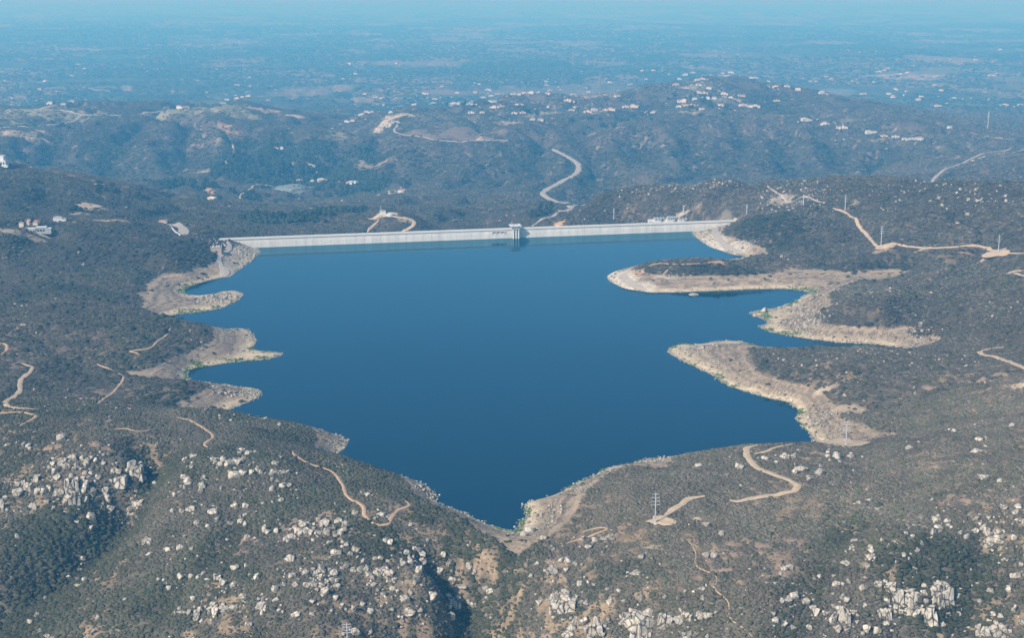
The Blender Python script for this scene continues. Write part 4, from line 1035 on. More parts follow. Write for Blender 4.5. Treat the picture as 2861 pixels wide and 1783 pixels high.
# (x, y, w, h) read off three enlarged tiles of the survey picture: left, middle, right
B7 = """440 258 60 40,520 250 45 70,580 240 40 40,610 265 40 45,675 255 30 30,540 300 40 40,465 295 40 35,425 290 40 40,370 290 30 40,500 440 70 110,525 540 60 110,595 440 55 90,595 545 45 60,745 480 45 70,760 530 55 50,815 410 110 70,860 420 40 60,930 300 60 80,960 350 70 90,975 300 40 50,415 490 60 60,400 380 50 50,385 340 40 50,210 455 40 70,185 440 35 50,260 480 35 60,310 480 40 50,255 390 40 60,160 420 30 40,120 490 70 60,125 430 40 40,230 585 50 55,640 660 60 70,640 740 30 50,470 530 40 60,10 570 30 80,40 520 30 30,660 480 40 60,350 320 25 50,800 330 40 40,830 340 45 45,725 280 35 40,690 380 35 40,780 600 50 50,540 690 30 30,120 800 40 40,920 600 50 50,960 570 60 50,990 560 40 50,585 960 35 50,570 985 25 25,480 1075 25 25,550 1145 60 30,590 1105 40 30,540 1105 40 35,1360 230 50 30,1300 260 40 30,1500 255 40 35,1545 290 40 40,1565 250 40 40,1615 290 70 60,1670 275 60 50,1650 360 80 60,1710 350 50 45,1705 185 40 30,1745 210 35 30,1770 345 30 40,1810 320 35 40,1840 340 30 40,1928 340 45 40,1985 345 40 30,1935 285 50 30,1290 380 40 40,1320 410 60 60,1430 385 35 45,1425 435 50 50,1410 470 30 40,1275 440 20 20,1040 430 30 30,1090 420 30 25,1990 445 50 40,2030 440 40 35,1915 460 35 30,1975 540 40 30,1650 580 50 30,1730 580 40 40,1500 625 70 35,1340 605 60 40,1220 620 40 40,1280 620 35 35,1620 705 40 30,1690 690 40 35,1730 710 35 30,1385 705 40 30,1030 830 60 50,1050 920 50 25,1225 795 20 25,1300 790 15 20,1265 875 40 40,1345 880 30 30,1180 890 50 30,2040 955 65 55,2130 715 55 55,2100 755 50 50,2150 760 60 50,2190 765 35 40,2240 680 30 40,2285 700 60 50,2300 760 50 60,2380 690 50 40,2395 770 40 60,2365 910 70 50,2050 800 60 40,2010 815 35 35,1860 740 30 60,1880 765 40 40,1945 760 30 40,1740 800 40 40,1350 1080 45 50,1400 1080 45 40,1435 1060 30 50,1270 1080 45 50,1520 1080 30 50,1570 1120 50 60,1540 1090 30 40,1115 1095 25 30,1185 1165 35 20,1650 1020 60 40,1740 1005 40 35,2265 1030 60 60,2225 1060 40 50,2350 1055 55 50,2255 1085 40 50,2300 1115 35 35,2340 1110 40 40,2375 1110 30 40,2285 1185 50 70,2210 1140 40 40,2160 1140 50 40,2150 1050 40 40,1935 1170 50 60,1805 1080 35 50,1640 1140 35 40,2055 1070 50 40,2080 1130 20 40,1475 1310 45 60,1515 1330 45 80,1385 1340 40 60,1380 1380 40 40,1580 1310 60 40,1640 1300 60 40,1360 1240 40 40,1410 1310 40 40,1330 1330 30 30,1280 1335 70 25,1265 1300 30 20,2080 1350 60 40,2190 1345 40 40,1750 1420 50 50,1845 1330 30 30,1830 1280 50 40,260 1350 40 40,210 1400 40 40,690 1355 20 40,280 1465 40 30,330 1500 40 30,660 1470 30 20,2200 1250 35 30,2365 1225 30 30,1710 1220 40 40,880 1240 20 25,320 1225 25 30,430 105 50 20,165 150 30 40,50 150 50 30,195 160 30 25"""
B8 = """20 720 35 70,345 840 35 50,310 825 30 25,515 885 35 40,548 890 30 40,570 925 45 45,568 975 55 55,460 915 45 50,435 985 45 50,545 1030 45 60,525 1100 55 60,565 1135 20 20,718 930 35 50,755 985 35 60,900 1000 30 40,935 1040 30 35,170 1030 40 45,135 1030 40 50,190 1065 50 40,265 1050 50 60,340 1055 55 60,295 1040 50 50,85 1035 50 40,375 1110 40 40,330 1105 40 35,240 950 30 30,275 950 35 35,330 965 25 30,360 1170 45 40,225 1135 25 30,295 1200 25 35,640 1220 50 70,450 1245 60 80,470 1330 90 60,555 1310 30 40,745 1220 50 50,790 1270 70 90,775 1365 50 80,760 1290 40 50,1045 1185 50 50,1015 1165 40 30,935 1280 60 50,90 1305 35 50,150 1270 25 30,205 1320 35 30,10 1290 35 60,100 890 50 50,60 920 40 40,35 855 30 20,100 1470 70 50,205 1465 25 20,855 1140 20 60,800 1095 30 30,690 1040 40 50,1480 1035 80 70,1545 965 40 35,1600 970 60 40,1580 1025 30 30,1640 990 40 40,1425 805 45 30,1375 985 30 30,1700 810 40 40,1780 825 35 25,1740 870 40 20,1850 815 35 20,1905 815 35 20,2110 938 40 25,2085 1060 110 20,1490 1245 90 60,1560 1290 140 70,1600 1240 100 50,1585 1200 40 25,1495 1220 50 40,1395 1265 50 30,1725 1260 40 30,2165 1340 70 60,2080 1390 120 90,2140 1430 110 110,2040 1370 100 70,2000 1400 80 60,2120 1490 120 60,2280 1390 80 90,2370 1390 80 70,1700 1400 60 80,1640 1400 50 60,1620 1440 60 60,1790 1460 80 80,1760 1495 70 50,1590 1490 80 50,1880 1380 30 25,1830 1490 50 40,2390 1310 20 25,1330 760 60 20,1290 785 40 20,280 645 60 25,180 500 30 20,95 630 40 35"""
B9 = """1540 1240 90 130,1625 1230 80 140,1590 1170 120 35,1690 1200 60 60,1710 1150 55 45,1700 1260 60 60,1710 1330 90 70,1750 1380 70 120,1640 1350 60 80,1590 1320 70 60,1800 1180 110 120,1840 1235 100 150,1880 1260 40 50,1430 1145 110 60,1380 1140 60 40,1420 1340 70 90,1510 1220 50 80,1055 1370 50 90,1130 1350 60 110,1160 1380 40 100,1090 1450 50 60,1000 1340 40 40,1105 1310 40 50,1200 1330 50 30,940 1330 40 60,890 1440 45 45,1295 1450 45 70,1370 1465 50 70,1435 1410 40 30,870 1260 50 70,740 1245 60 40,700 1240 40 30,780 1220 60 20,910 1300 40 30,650 1395 40 30,715 1425 40 50,770 1430 30 40,715 1390 25 25,635 1340 30 20,155 1355 60 45,185 1355 45 45,120 1345 50 45,25 1350 60 35,130 1170 50 40,75 1185 25 20,20 1180 30 25,1080 1130 50 35,1305 1005 40 40,1145 990 60 40,755 1015 45 45,715 1025 50 25,1190 875 40 35,1205 835 40 25,1135 695 35 20,1135 770 30 25,1325 880 40 40,1330 905 50 30,1320 945 70 40,1650 900 40 45,1605 910 25 30,1550 930 40 40,1580 945 30 30,2060 760 50 40,2140 750 45 35,2210 765 50 35,2150 775 50 40,2215 805 55 35,2165 825 70 35,2220 835 55 40,2150 860 60 40,2065 670 30 35,1860 690 45 40,1785 675 60 30,1805 730 60 30,1765 765 40 40,1950 765 30 30,2000 805 40 30,2340 1075 70 50,2330 1310 35 70,2390 1400 35 50,2180 1450 70 60,2215 1480 60 60,2140 1470 70 70,2260 1455 50 50,2080 1480 40 50,2080 1430 40 40,2160 1180 50 40,2300 1170 50 60,2090 1250 35 30,1960 1180 40 40,2360 590 50 40,2340 625 50 30,2370 680 80 30,2260 590 50 40,2330 805 40 40,400 305 55 40,330 240 25 15,580 250 50 25,830 325 90 30,790 340 40 40,895 385 55 35,720 235 60 25,780 230 40 25,960 350 45 20,1090 240 60 20,1180 230 40 25,1265 235 20 15,970 295 30 30,270 775 40 25,170 930 50 20,220 935 40 20,1240 555 35 25,1310 535 30 30,1370 605 35 30,1590 175 40 15,110 290 30 40,165 715 45 20,2070 195 80 20,2090 115 50 25,1910 50 30 25,2310 15 40 20,2120 385 80 40"""
TR = []
for off, txt in ((0, B7), (809, B8), (1618, B9)):
    for e in txt.split(','):
        a, b, c, d = map(float, e.split()); TR.append((off+a*0.3365, 1003.1+b*0.3365, c*0.3365, d*0.3365))
# pale rocks of the ring and the farther hills: (u, v, w, h)
TR += [(1644,699,22,6),(1700,694,12,4),(1880,706,8,5),(1788,747,9,5),(1808,737,12,5),(1640,1004,1,1)]
REG = [(180,1130,'left crag above dark ravine'),(200,1285,'dark ravine side below left crag'),(325,1190,'gully edge right of left crag'),
 (545,1105,'pale outcrop on near left hilltop'),(440,1145,'rock rib left of hilltop outcrop'),(650,1185,'slope left of hairpin trail'),
 (735,1260,'jumbled rocks below hairpin trail'),(600,1345,'middle of near left slope'),(480,1240,'open scrub of near left slope'),
 (770,1385,'blocky rocks left of shaded gully'),(500,1450,'rock ledge low on left slope'),(660,1440,'stony slope beside low rock ledge'),
 (220,1470,'stony ground at bottom left corner'),(985,1325,'block stack above shaded gully'),(890,1360,'rock band left of block stack'),
 (970,1435,'rocks left of shaded gully'),(1070,1420,'rim of dark shaded gully'),(1130,1370,'brush right of shaded gully'),(860,1480,'bottom edge near pole crossarms'),
 (1310,1350,'valley side below the saddle'),(1330,1430,'big cracked dome by valley floor'),(1400,1285,'rocky lip by small trail loop'),
 (1510,1475,'pale cliff at bottom centre'),(1640,1465,'rocks beside the thin footpath'),(1370,1480,'rubble left of bottom centre cliff'),
 (2180,1420,'tall white cliff at bottom right'),(1990,1465,'cracked slabs left of white cliff'),(1880,1440,'foot of the right slope'),
 (2345,1275,'square rock stack on right slope'),(2200,1265,'scrub left of square rock stack'),(2370,1440,'rocks in bottom right corner'),
 (1900,1100,'scrub right of winding dirt road'),(1740,1100,'scrub left of winding dirt road'),(2050,1310,'brown speckled right slope'),
 (1680,1310,'slope below the dirt pad'),(2400,1220,'right edge of near right hill'),(2050,1090,'hillside right of square dirt pad'),
 (1650,700,'shallow inlet behind the peninsula'),(1850,730,'rocky point on right shore'),(60,1060,'top of near left hill'),(870,1200,'hairpin trail loop')]
rocks = []
for u, v, w, h in TR:
    if w < 2: continue
    x, y, z = hit(u, v+h*0.42)
    W = w*y/F; Hh = h*y/F
    rocks.append([u, v, w, h, x, y, z, W, Hh])
order_ = sorted(rocks, key=lambda r: -r[2]*r[3]-(1e4 if abs(r[0]-1644) < 2 and abs(r[1]-699) < 2 else 0))
indiv, small = order_[:300], order_[300:]
reg = {}
for r in indiv:
    k = min(range(len(REG)), key=lambda i: (REG[i][0]-r[0])**2+1.4*(REG[i][1]-r[1])**2)
    reg.setdefault(k, []).append(r)
ORD = ['leftmost','second from left','third from left','fourth from left','fifth from left','sixth from left','seventh from left','eighth from left','ninth from left']
for k, L_ in reg.items():
    L_.sort(key=lambda r: r[1]); nrow = max(1, math.ceil(len(L_)/6)); per = math.ceil(len(L_)/nrow)
    names = {1: [''], 2: ['upper row','lower row'], 3: ['upper row','middle row','lower row'], 4: ['topmost row','upper row','lower row','bottom row']}.get(nrow, ['top row','second row','third row','fourth row','fifth row','bottom row'])
    med_a = sorted(r[2]*r[3] for r in indiv)[len(indiv)//2]
    for ri_ in range(nrow):
        row = sorted(L_[ri_*per:(ri_+1)*per], key=lambda r: r[0])
        for ci_, r in enumerate(row):
            u, v, w, h, x, y, z, W, Hh = r; asp = h/w
            kind = 'slab' if asp > 1.25 else ('flat' if asp < 0.62 else random.choice(['block','round','block']))
            me = random.choice((CLIFF if w*h > 640 else ROCKS)[kind]); o = obj('boulder', me)
            word = {'slab': 'tall pale slab', 'flat': 'low pale boulder', 'block': 'blocky pale boulder', 'round': 'rounded pale boulder'}[kind]
            size = 'large ' if w*h > 2.2*med_a else ('small ' if w*h < 0.75*med_a else '')
            parts_ = [size+word, ORD[ci_] if len(row) > 1 else '', names[ri_], REG[k][2]]
            tag(o, ', '.join(p for p in parts_ if p), 'boulder', 'granite boulders on the near hills')
            dep = W*random.uniform(0.7, 1.0); zz = Hh*1.12
            o.location = (x, y+dep*0.25, (max(z, -0.4) if 690 < v < 760 else z)+zz*0.31); bg_ = 1.16 if w*h > 640 else 1.0
            o.scale = (W*1.22*bg_, dep*1.15, zz*1.08*bg_)
            yaw = random.uniform(-0.45, 0.45)
            o.rotation_euler = (random.uniform(-.16, .16), random.uniform(-.16, .16), yaw)

# loose stones: too many to count
PR_R = []
for k in ('block', 'slab', 'flat', 'block'):
    for s in range(4):
        me = rock_mesh(900+len(PR_R)*7+s, k); bm = bmesh.new(); bm.from_mesh(me); bmesh.ops.dissolve_limit(bm, angle_limit=0.3, verts=bm.verts[:], edges=bm.edges[:]); bmesh.ops.triangulate(bm, faces=bm.faces[:])
        PR_R.append((np.array([v.co[:] for v in bm.verts]), np.array([[v.index for v in f.verts] for f in bm.faces]))); bm.free(); bpy.data.meshes.remove(me)
RX, RY, RR, RC = [], [], [], []
def stones(x, y, r, tint=(0.56,0.52,0.44)):
    RX.append(x); RY.append(y); RR.append(r); RC.append(np.array(tint)*rng.uniform(.55, 1.12, (len(x), 1)))
# around every surveyed boulder
bx_ = np.array([r[4] for r in rocks]); by_ = np.array([r[5] for r in rocks]); bw_ = np.array([r[7] for r in rocks])
for rep in range(4):
    sg = rng.choice([5.0, 9.0, 16.0], len(rocks))
    stones(bx_+rng.normal(0, 1, len(rocks))*sg, by_+rng.normal(0, 1, len(rocks))*sg*1.2, rng.uniform(.35, 1.0, len(rocks))**1.5*np.clip(bw_*0.42, .7, 2.6))
for r in small: stones(np.array([r[4]]), np.array([r[5]]), np.array([max(r[7], r[8])*0.9]))
def field(y0, y1, n, rmin, rmax, thr, sc, seed, tl=0.45, tint=(0.47,0.42,0.34), rg=False):
    y = np.sqrt(rng.uniform(0, 1, n)*(y1*y1-y0*y0)+y0*y0); x = rng.uniform(-tl, tl, n)*y
    f = fbm(x/sc, y/sc, seed, 4); sd = samp(SD, x, y)
    ok = (f > thr) & (sd > 1.5) & (samp(ring, x, y) < 0.5)
    ok &= rng.uniform(0, 1, n) < sstep(thr, thr+0.12, f)
    x, y = x[ok], y[ok]; stones(x, y, rmin+(rmax-rmin)*rng.uniform(0, 1, len(x))**3, tint)
for a in [(200,1100,90,30,150),(190,1150,110,34,190),(330,1140,40,34,80),(130,1160,60,30,70),(540,1095,70,24,120),(440,1140,24,24,60),(660,1120,60,20,50),(730,1255,70,30,120),(780,1270,50,24,90),(890,1360,70,26,130),(985,1330,40,40,100),(960,1430,60,30,80),(1070,1420,22,36,60),(770,1385,60,24,90),(500,1450,50,20,90),(620,1440,50,14,60),(1330,1425,50,24,80),(1510,1475,60,36,70),(1640,1475,40,24,60),(1400,1490,70,16,70),(2180,1420,70,60,50),(2000,1450,60,34,110),(2260,1440,40,30,60),(2345,1270,40,30,80),(2370,1480,40,30,80),(1890,1420,60,24,60),(2200,1250,60,30,50)]:
    px, py, pz = hit(a[0], a[1]); x = px+rng.normal(0, .5, a[4])*a[2]*py/F; y = py+rng.normal(0, .5, a[4])*a[3]*py*py/(F*(CAMH-pz))*.8
    n2 = int(a[4]*.38); stones(x[:n2], y[:n2], .4+2.6*rng.uniform(0, 1, n2)**3, (0.50,0.45,0.37))
field(640, 1130, 5000, .3, 1.5, .60, 40, 301); field(640, 1130, 2600, .3, 0.8, .42, 30, 303)
field(1050, 1700, 7000, .6, 2.2, .56, 55, 305); field(1700, 2500, 3600, .9, 3.4, .60, 90, 307); field(2400, 3300, 1200, 1.5, 4.0, .60, 120, 309)
def spot(u, v, ru, rv, n, rmin, rmax, tint=(0.46,0.42,0.34), allow=True):
    px, py, pz = hit(u, v); rx = ru*py/F; ry = rv*py*py/(F*(CAMH-pz))
    x = px+rng.normal(0, .5, n)*rx; y = py+rng.normal(0, .5, n)*ry
    ok = samp(SD, x, y) > -1.5; x, y = x[ok], y[ok]
    stones(x, y, rmin+(rmax-rmin)*rng.uniform(0, 1, len(x))**2.5, tint)
for a in [(510,712,60,12,150,.6,2.2),(540,700,40,8,90,.8,2.6),(580,605,34,20,300,.6,2.2),(600,790,16,20,120,.5,1.6),(560,800,40,16,60,.5,1.4),(550,935,60,12,120,.5,1.9),(600,935,24,12,120,.5,1.8),(645,836,30,4,80,.4,1.2),
          (800,1055,26,16,60,.5,1.5),(1010,1165,30,20,80,.5,1.6),(1095,1215,30,12,60,.5,1.3),(1300,1215,50,30,100,.4,1.9),(1290,1250,30,12,50,.6,1.8),(1380,1160,30,16,120,.5,1.6),(1450,1112,30,8,90,.5,1.5),(1560,1092,36,6,80,.5,1.5),
          (1890,735,70,26,420,.6,2.4),(1910,770,60,20,260,.6,2.4),(1980,690,60,12,120,.6,2.0),(2170,795,50,14,190,.6,2.4),(2050,805,120,8,120,.5,1.6),(1640,835,50,16,110,.5,1.9),(1700,860,60,18,140,.5,1.6),(1650,825,40,8,100,.6,2.0),
          (1930,1000,36,24,200,.5,1.9),(1970,1030,60,12,140,.5,1.6),(1850,930,70,14,90,.4,1.2),(1960,985,30,10,50,.6,1.8),(1665,565,24,18,220,.6,2.0),(1760,588,60,12,160,.5,1.8),(1600,655,40,3,40,.6,1.8),(1470,668,16,14,60,.5,1.2),
          (1880,470,60,26,110,1.0,3.4),(1820,480,36,24,70,1.0,3.0),(1940,452,60,10,60,1.0,3.2),(1580,440,120,8,120,1.0,3.0),(1700,435,90,6,90,1.0,3.2),(2300,470,120,24,90,1.2,4.0),(2150,450,90,14,60,1.0,3.0),
          (1730,600,10,4,20,.5,1.2),(520,575,30,12,70,.8,2.2),(1380,520,30,8,30,.8,2.4)]: spot(*a)
# shoreline stones, all the way round
e0 = LAKE; e1 = np.roll(LAKE, -1, 0); ln = np.hypot(*(e1-e0).T); ln[-1] = 0
k = rng.choice(len(LAKE), 5200, p=ln/ln.sum()); t = rng.uniform(0, 1, 5200)[:,None]; p = e0[k]*(1-t)+e1[k]*t+rng.normal(0, 1.6, (5200, 2))
f = fbm(p[:,0]/30, p[:,1]/30, 411, 3); p = p[f > 0.44]
stones(p[:,0], p[:,1], rng.uniform(.3, 1.0, len(p))**2*1.1+.2, (0.46,0.43,0.35))
x = np.concatenate(RX); y = np.concatenate(RY); r = np.concatenate(RR); c = np.concatenate(RC)
ok = (y > 560) & ~(((samp(BARE, x, y)) & (samp(SD, x, y) > 6))); ok &= samp(SD, x, y) > -4; ok &= ~(samp(behind_dam, x, y) & (samp(SD, x, y) < 60))
x, y, r, c = x[ok], y[ok], r[ok], c[ok]
tag(scatter_mesh('loose_stones', PR_R, x, y, np.where(samp(SD, x, y) < 60, np.maximum(Hs(x, y), -0.3), Hs(x, y))+r*0.22, r*1.5, r*rng.uniform(.8, 1.9, len(r)), c, M['rockstuff']), kind='stuff')

# ------------------------------------------------------------------ trees of the valley and gardens
def tree_meshes(seed, kind):
    r = random.Random(seed); V = []; Fc = []
    nl = {'oak': 60, 'euc': 52, 'cyp': 36}[kind]
    for i in range(nl):
        while True:
            q = Vector((r.uniform(-1,1), r.uniform(-1,1), r.uniform(-1,1)))
            if 0.35 < q.length < 1: break
        if kind == 'oak': c = Vector((q.x*4.6, q.y*4.6, 4.6+q.z*2.9*(1-0.1*q.x)))
        elif kind == 'euc': c = Vector((q.x*(2.6+1.2*math.sin(i*1.3)), q.y*2.8, 8.5+q.z*5.6))
        else: c = Vector((q.x*1.5*(1-.35*q.z), q.y*1.5*(1-.35*q.z), 5.8+q.z*5.2))
        s = {'oak': 1.35, 'euc': 1.35, 'cyp': 0.9}[kind]*r.uniform(.6, 1.15)
        bm = bmesh.new(); bmesh.ops.create_icosphere(bm, subdivisions=1, radius=s)
        b0 = len(V)
        for v in bm.verts: k = r.uniform(.6, 1.25); V.append((c.x+v.co.x*k, c.y+v.co.y*k, c.z+v.co.z*k*.8))
        for f in bm.faces:
            if r.random() < 0.82: Fc.append([b0+v.index for v in f.verts])
        bm.free()
    me = mesh_np('crown', np.array(V), np.array(Fc), [M['leaf_'+kind]])
    mb = MB(); top = {'oak': 5.0, 'euc': 11.0, 'cyp': 7.0}[kind]
    mb.cyl(0, 0, -1.0, top*.55, .42, .28, 7)
    for k in range(4):
        a = k*1.6+r.random(); mb.bar((0,0,top*.45), (math.cos(a)*top*.28, math.sin(a)*top*.28, top*.9), .14, 5)
    return me, mb.mesh('trunk', M['trunk'])
M['leaf_oak'] = mat('oak_leaves', (0.034,0.047,0.023), noises=[(0.5,0.6,1.4),(0.02,0.75,1.3)], rough=0.8)
M['leaf_euc'] = mat('eucalyptus_leaves', (0.048,0.062,0.038), noises=[(0.5,0.6,1.4),(0.02,0.75,1.3)], rough=0.8)
M['leaf_cyp'] = mat('dark_conifer_leaves', (0.040,0.060,0.030), noises=[(0.5,0.6,1.4),(0.02,0.8,1.25)], rough=0.8)
M['leaf_bright'] = mat('bright_garden_leaves', (0.11,0.17,0.04), noises=[(0.5,0.6,1.4)], rough=0.8)
TREES = {k: [tree_meshes(s*7+i, k) for s in range(3)] for i, k in enumerate(('oak', 'euc', 'cyp'))}
def add_tree(kind, x, y, z, sc, label, group):
    cr_, tr_ = random.choice(TREES[kind])
    t = thing({'oak': 'oak_tree', 'euc': 'eucalyptus_tree', 'cyp': 'cypress_tree'}[kind], label, 'tree', (x, y, z), random.uniform(0, 6.28), group)
    t.scale = (sc, sc, sc*random.uniform(.9, 1.15)); obj('crown', cr_, t); obj('trunk', tr_, t); return t
# stands: (u, v, ru, rv, how many, kinds, phrase)
STANDS = [(690,425,60,16,30,'oak euc','dark tree in the grove around the valley houses'),(610,415,50,14,24,'oak','dark oak on the valley slope left of the teal field'),
 (540,405,60,14,22,'oak','dark oak along the valley foot below the far trail'),(790,455,50,16,28,'oak euc','dark tree in the thick grove left of the dam knoll'),
 (640,515,60,9,22,'oak','dark oak in the low ground just behind the left dam end'),(740,520,50,9,18,'oak euc','dark tree in the hollow behind the left part of the dam'),
 (880,450,36,8,16,'oak euc','dark tree around the tan roofed valley house'),(590,470,50,10,16,'oak','dark oak below the dirt track in the valley'),
 (480,455,50,12,16,'oak','dark oak along the valley track left of the field'),(1290,505,26,5,8,'oak euc','green tree by the paved road behind the dam'),
 (180,500,20,4,6,'oak','dark oak beside the tan clearing on the left hill'),(60,535,26,3,6,'oak','dark oak behind the flat roofed left house'),
 (145,300,70,6,6,'oak','small tree among the fields on the left plateau'),(1100,262,60,8,12,'oak euc','small tree among houses on the middle ridge'),
 (1650,235,60,20,22,'oak euc','small tree among houses on the big right hill'),(1450,300,90,8,18,'oak','dark tree below the ridge top houses'),(1700,270,60,10,8,'oak','dark tree below the lowest houses of the right hill'),
 (240,445,30,5,6,'oak','dark oak around the small clearing on the left slope'),(1250,265,70,6,8,'oak euc','small tree beside the ridge top road')]
for u, v, ru, rv, n_, kinds, ph in STANDS:
    px, py, pz = hit(u, v); rx = ru*py/F; ry = min(rv*py*py/(F*(CAMH-pz)), 260)
    for i in range(n_):
        x = px+random.gauss(0, .5)*rx; y = py+random.gauss(0, .5)*ry; z = float(Hs(x, y))
        add_tree(random.choice(kinds.split()), x, y, z-.4, random.uniform(.75, 1.35)*(1.3 if y > 2400 else 1), ph, 'trees: '+ph)
x, y, z = hit(944, 458)
t = add_tree('oak', x-14, y-6, z-.3, 1.3, 'bright green tree beside the orange roofed valley house', 'single garden trees')
c_ = t.children[0] if t.children else None
if c_:
    c_.data = c_.data.copy(); c_.data.materials[0] = M['leaf_bright']
# the rest of the woods and the groves of the plain: nobody could count these
wx, wy, wr, wc = [], [], [], []
n_ = 60000; y = rng.uniform(2250, 4300, n_); x = rng.uniform(-.32, .05, n_)*y
ok = (rng.uniform(0, 1, n_) < samp(wood, x, y)**1.5*.8) & ~samp(BARE, x, y) & (samp(patch_w, x, y) < .2) & ~(samp(behind_dam, x, y) & (samp(dist_axis, x, y) < 40))
wx.append(x[ok]); wy.append(y[ok]); wr.append(rng.uniform(2.2, 4.8, ok.sum())); wc.append(np.array([0.030,0.042,0.024])*rng.uniform(.6, 1.4, (ok.sum(), 1)))
tag(scatter_mesh('valley_woodland', PROTO_N, wx[0], wy[0], Hs(wx[0], wy[0])+wr[0]*.5, wr[0], wr[0]*1.0, wc[0], M['bush']), kind='stuff')
n_ = 110000; y = np.exp(rng.uniform(math.log(5900), math.log(20000), n_)); x = rng.uniform(-.44, .44, n_)*y
g_ = fbm(x/600, y/900, 511, 4); ok = (g_ > .43) & (Hs(x, y) < 20) & ((samp(patch_w, x, y) < .3))
x, y = x[ok], y[ok]; r = rng.uniform(4, 11, len(x))*np.clip(y/8000, .8, 2)
tag(scatter_mesh('plain_woodland', PROTO_F, x, y, Hs(x, y), r*1.3, r*.8, np.array([0.040,0.052,0.032])*rng.uniform(.6, 1.5, (len(x), 1)), M['bush']), kind='stuff')

# ------------------------------------------------------------------ houses
def villa(kind):
    w = MB(); r = MB()
    if kind == 0:
        w.box(-9,9,-5,5,-2,5); w.box(3,9,-11,-5.01,-2,4); r.hip(-9,9,-5,5,5,7.2); r.hip(3,9,-11,-5.8,4,5.8)
    elif kind == 1:
        w.box(-11,5,-4.5,4.5,-2,6.4); w.box(5.01,12,-6,3.5,-2,4); r.hip(-11,5,-4.5,4.5,6.4,8.6); r.hip(5.8,12,-6,3.5,4,5.9)
    elif kind == 2:
        w.box(-7,7,-5,5,-2,6.5); w.box(-13,-7.01,-4,4,-2,3.8); r.hip(-7,7,-5,5,6.5,9); r.hip(-13,-7.8,-4,4,3.8,5.6)
    else:
        w.box(-12,12,-4,4,-2,4.4); w.box(-12,-6,-10,-4.01,-2,4.2); w.box(6,12,-10,-4.01,-2,4.2); w.box(-2.5,2.5,-5.5,-4.02,-2,7)
        r.hip(-12,12,-4,4,4.4,6.2); r.hip(-12,-6,-10,-4.8,4.2,5.8); r.hip(6,12,-10,-4.8,4.2,5.8); r.hip(-2.5,2.5,-5.5,-3,7,8.4)
    return w, r
VW = []
for k in range(4):
    w, r = villa(k)
    VW.append((w, r))
WM = {(k, c): VW[k][0].mesh('walls', M[c]) for k in range(4) for c in ('white', 'cream')}
RM = {(k, c): VW[k][1].mesh('roof', M[c]) for k in range(4) for c in ('tile', 'browntile', 'greyroof', 'cream')}
WORDS = {'tile': 'red tiled', 'browntile': 'brown tiled', 'greyroof': 'grey roofed', 'cream': 'pale roofed'}
H_SITES = {
 'right hilltop': [(1625,178),(1641,173),(1712,175),(1732,173),(1652,190),(1664,188),(1780,185),(1791,185),(1820,194),(1820,207),(1837,207),(1864,205),(1890,213),(1655,202),(1625,210),(1679,210),(1948,221),(1840,240)],
 'right hill': [(1653,220),(1668,222),(1716,224),(1645,235),(1677,234),(1692,235),(1716,231),(1732,232),(1753,227),(1761,229),(1621,241),(1625,251),(1638,251),(1662,259),(1759,252),(1778,254),(1791,254),(1709,251),(1610,188),(1603,202),(1613,242)],
 'right hill shoulder': [(1907,286),(1917,286),(1954,295),(1988,303),(1998,304),(2059,316),(2072,315),(2094,323),(2121,325),(2143,331),(2160,330),(2177,330),(2250,303)],
 'middle ridge': [(1346,240),(1357,242),(1532,268),(1549,267),(1482,254),(1502,254),(1448,261),(1435,261),(1408,261),(1394,266),(1354,262),(1361,256),(1300,254),(1226,249),(1236,251),(1220,269),(1238,268),(1171,255),(1186,254),(1119,268),(1142,268),(1112,247),(1129,249),(1085,247),(1075,246),(1162,241),(1172,242),(1610,254)],
 'round knoll behind the middle ridge': [(1216,224),(1230,225),(1243,222),(1260,221),(1297,224)],
 'slope below the middle ridge': [(1263,284),(1280,285),(870,267),(881,266),(858,273),(927,268),(922,279),(822,289),(836,287)],
 'far side of the plain': [(1157,214),(984,215),(1462,229),(843,176),(829,151),(2105,164),(2370,118),(186,154)],
 'valley behind the dam': [(832,436),(843,435),(873,449),(930,458),(953,456),(653,353),(668,353),(710,429),(740,431),(764,431),(503,474),(738,395),(690,402)],
 'left plateau': [(427,256),(441,255),(150,248),(170,243),(120,246)]}
n_house = 0; HXY = []
for area_, sites in H_SITES.items():
    S = sorted(sites, key=lambda s: s[1]); nrow = max(1, math.ceil(len(S)/7)); per = math.ceil(len(S)/nrow)
    rn = {1: [''], 2: ['upper row','lower row'], 3: ['upper row','middle row','lower row'], 4: ['topmost row','upper row','lower row','bottom row']}[nrow]
    for ri_ in range(nrow):
        row = sorted(S[ri_*per:(ri_+1)*per])
        for ci_, (u, v) in enumerate(row):
            x, y, z = hit(u, v); k = random.randrange(4)
            if v < 232 and area_ in ('far side of the plain',): y_ = y
            cw = random.choice(['white', 'white', 'cream']); cr2 = random.choice(['tile', 'tile', 'browntile', 'greyroof', 'cream'])
            if (u, v) in ((653,353),(668,353),(710,429)): cw, cr2 = 'white', 'tile'
            lab = f"{'white' if cw == 'white' else 'cream'} {WORDS[cr2]} house"
            bits = [lab, ORD[ci_] if len(row) > 1 else '', rn[ri_], area_]
            h_ = thing('house', ', '.join(b for b in bits if b), 'house', (x, y, z+0.6), random.uniform(-.5, .5), 'houses on the hills and plain')
            sc = random.uniform(.75, 1.15)*(0.95 if y < 6000 else 1.4); h_.scale = (sc, sc, sc)
            obj('walls', WM[(k, cw)], h_); obj('roof', RM[(k, cr2)], h_); n_house += 1; HXY.append((x, y))
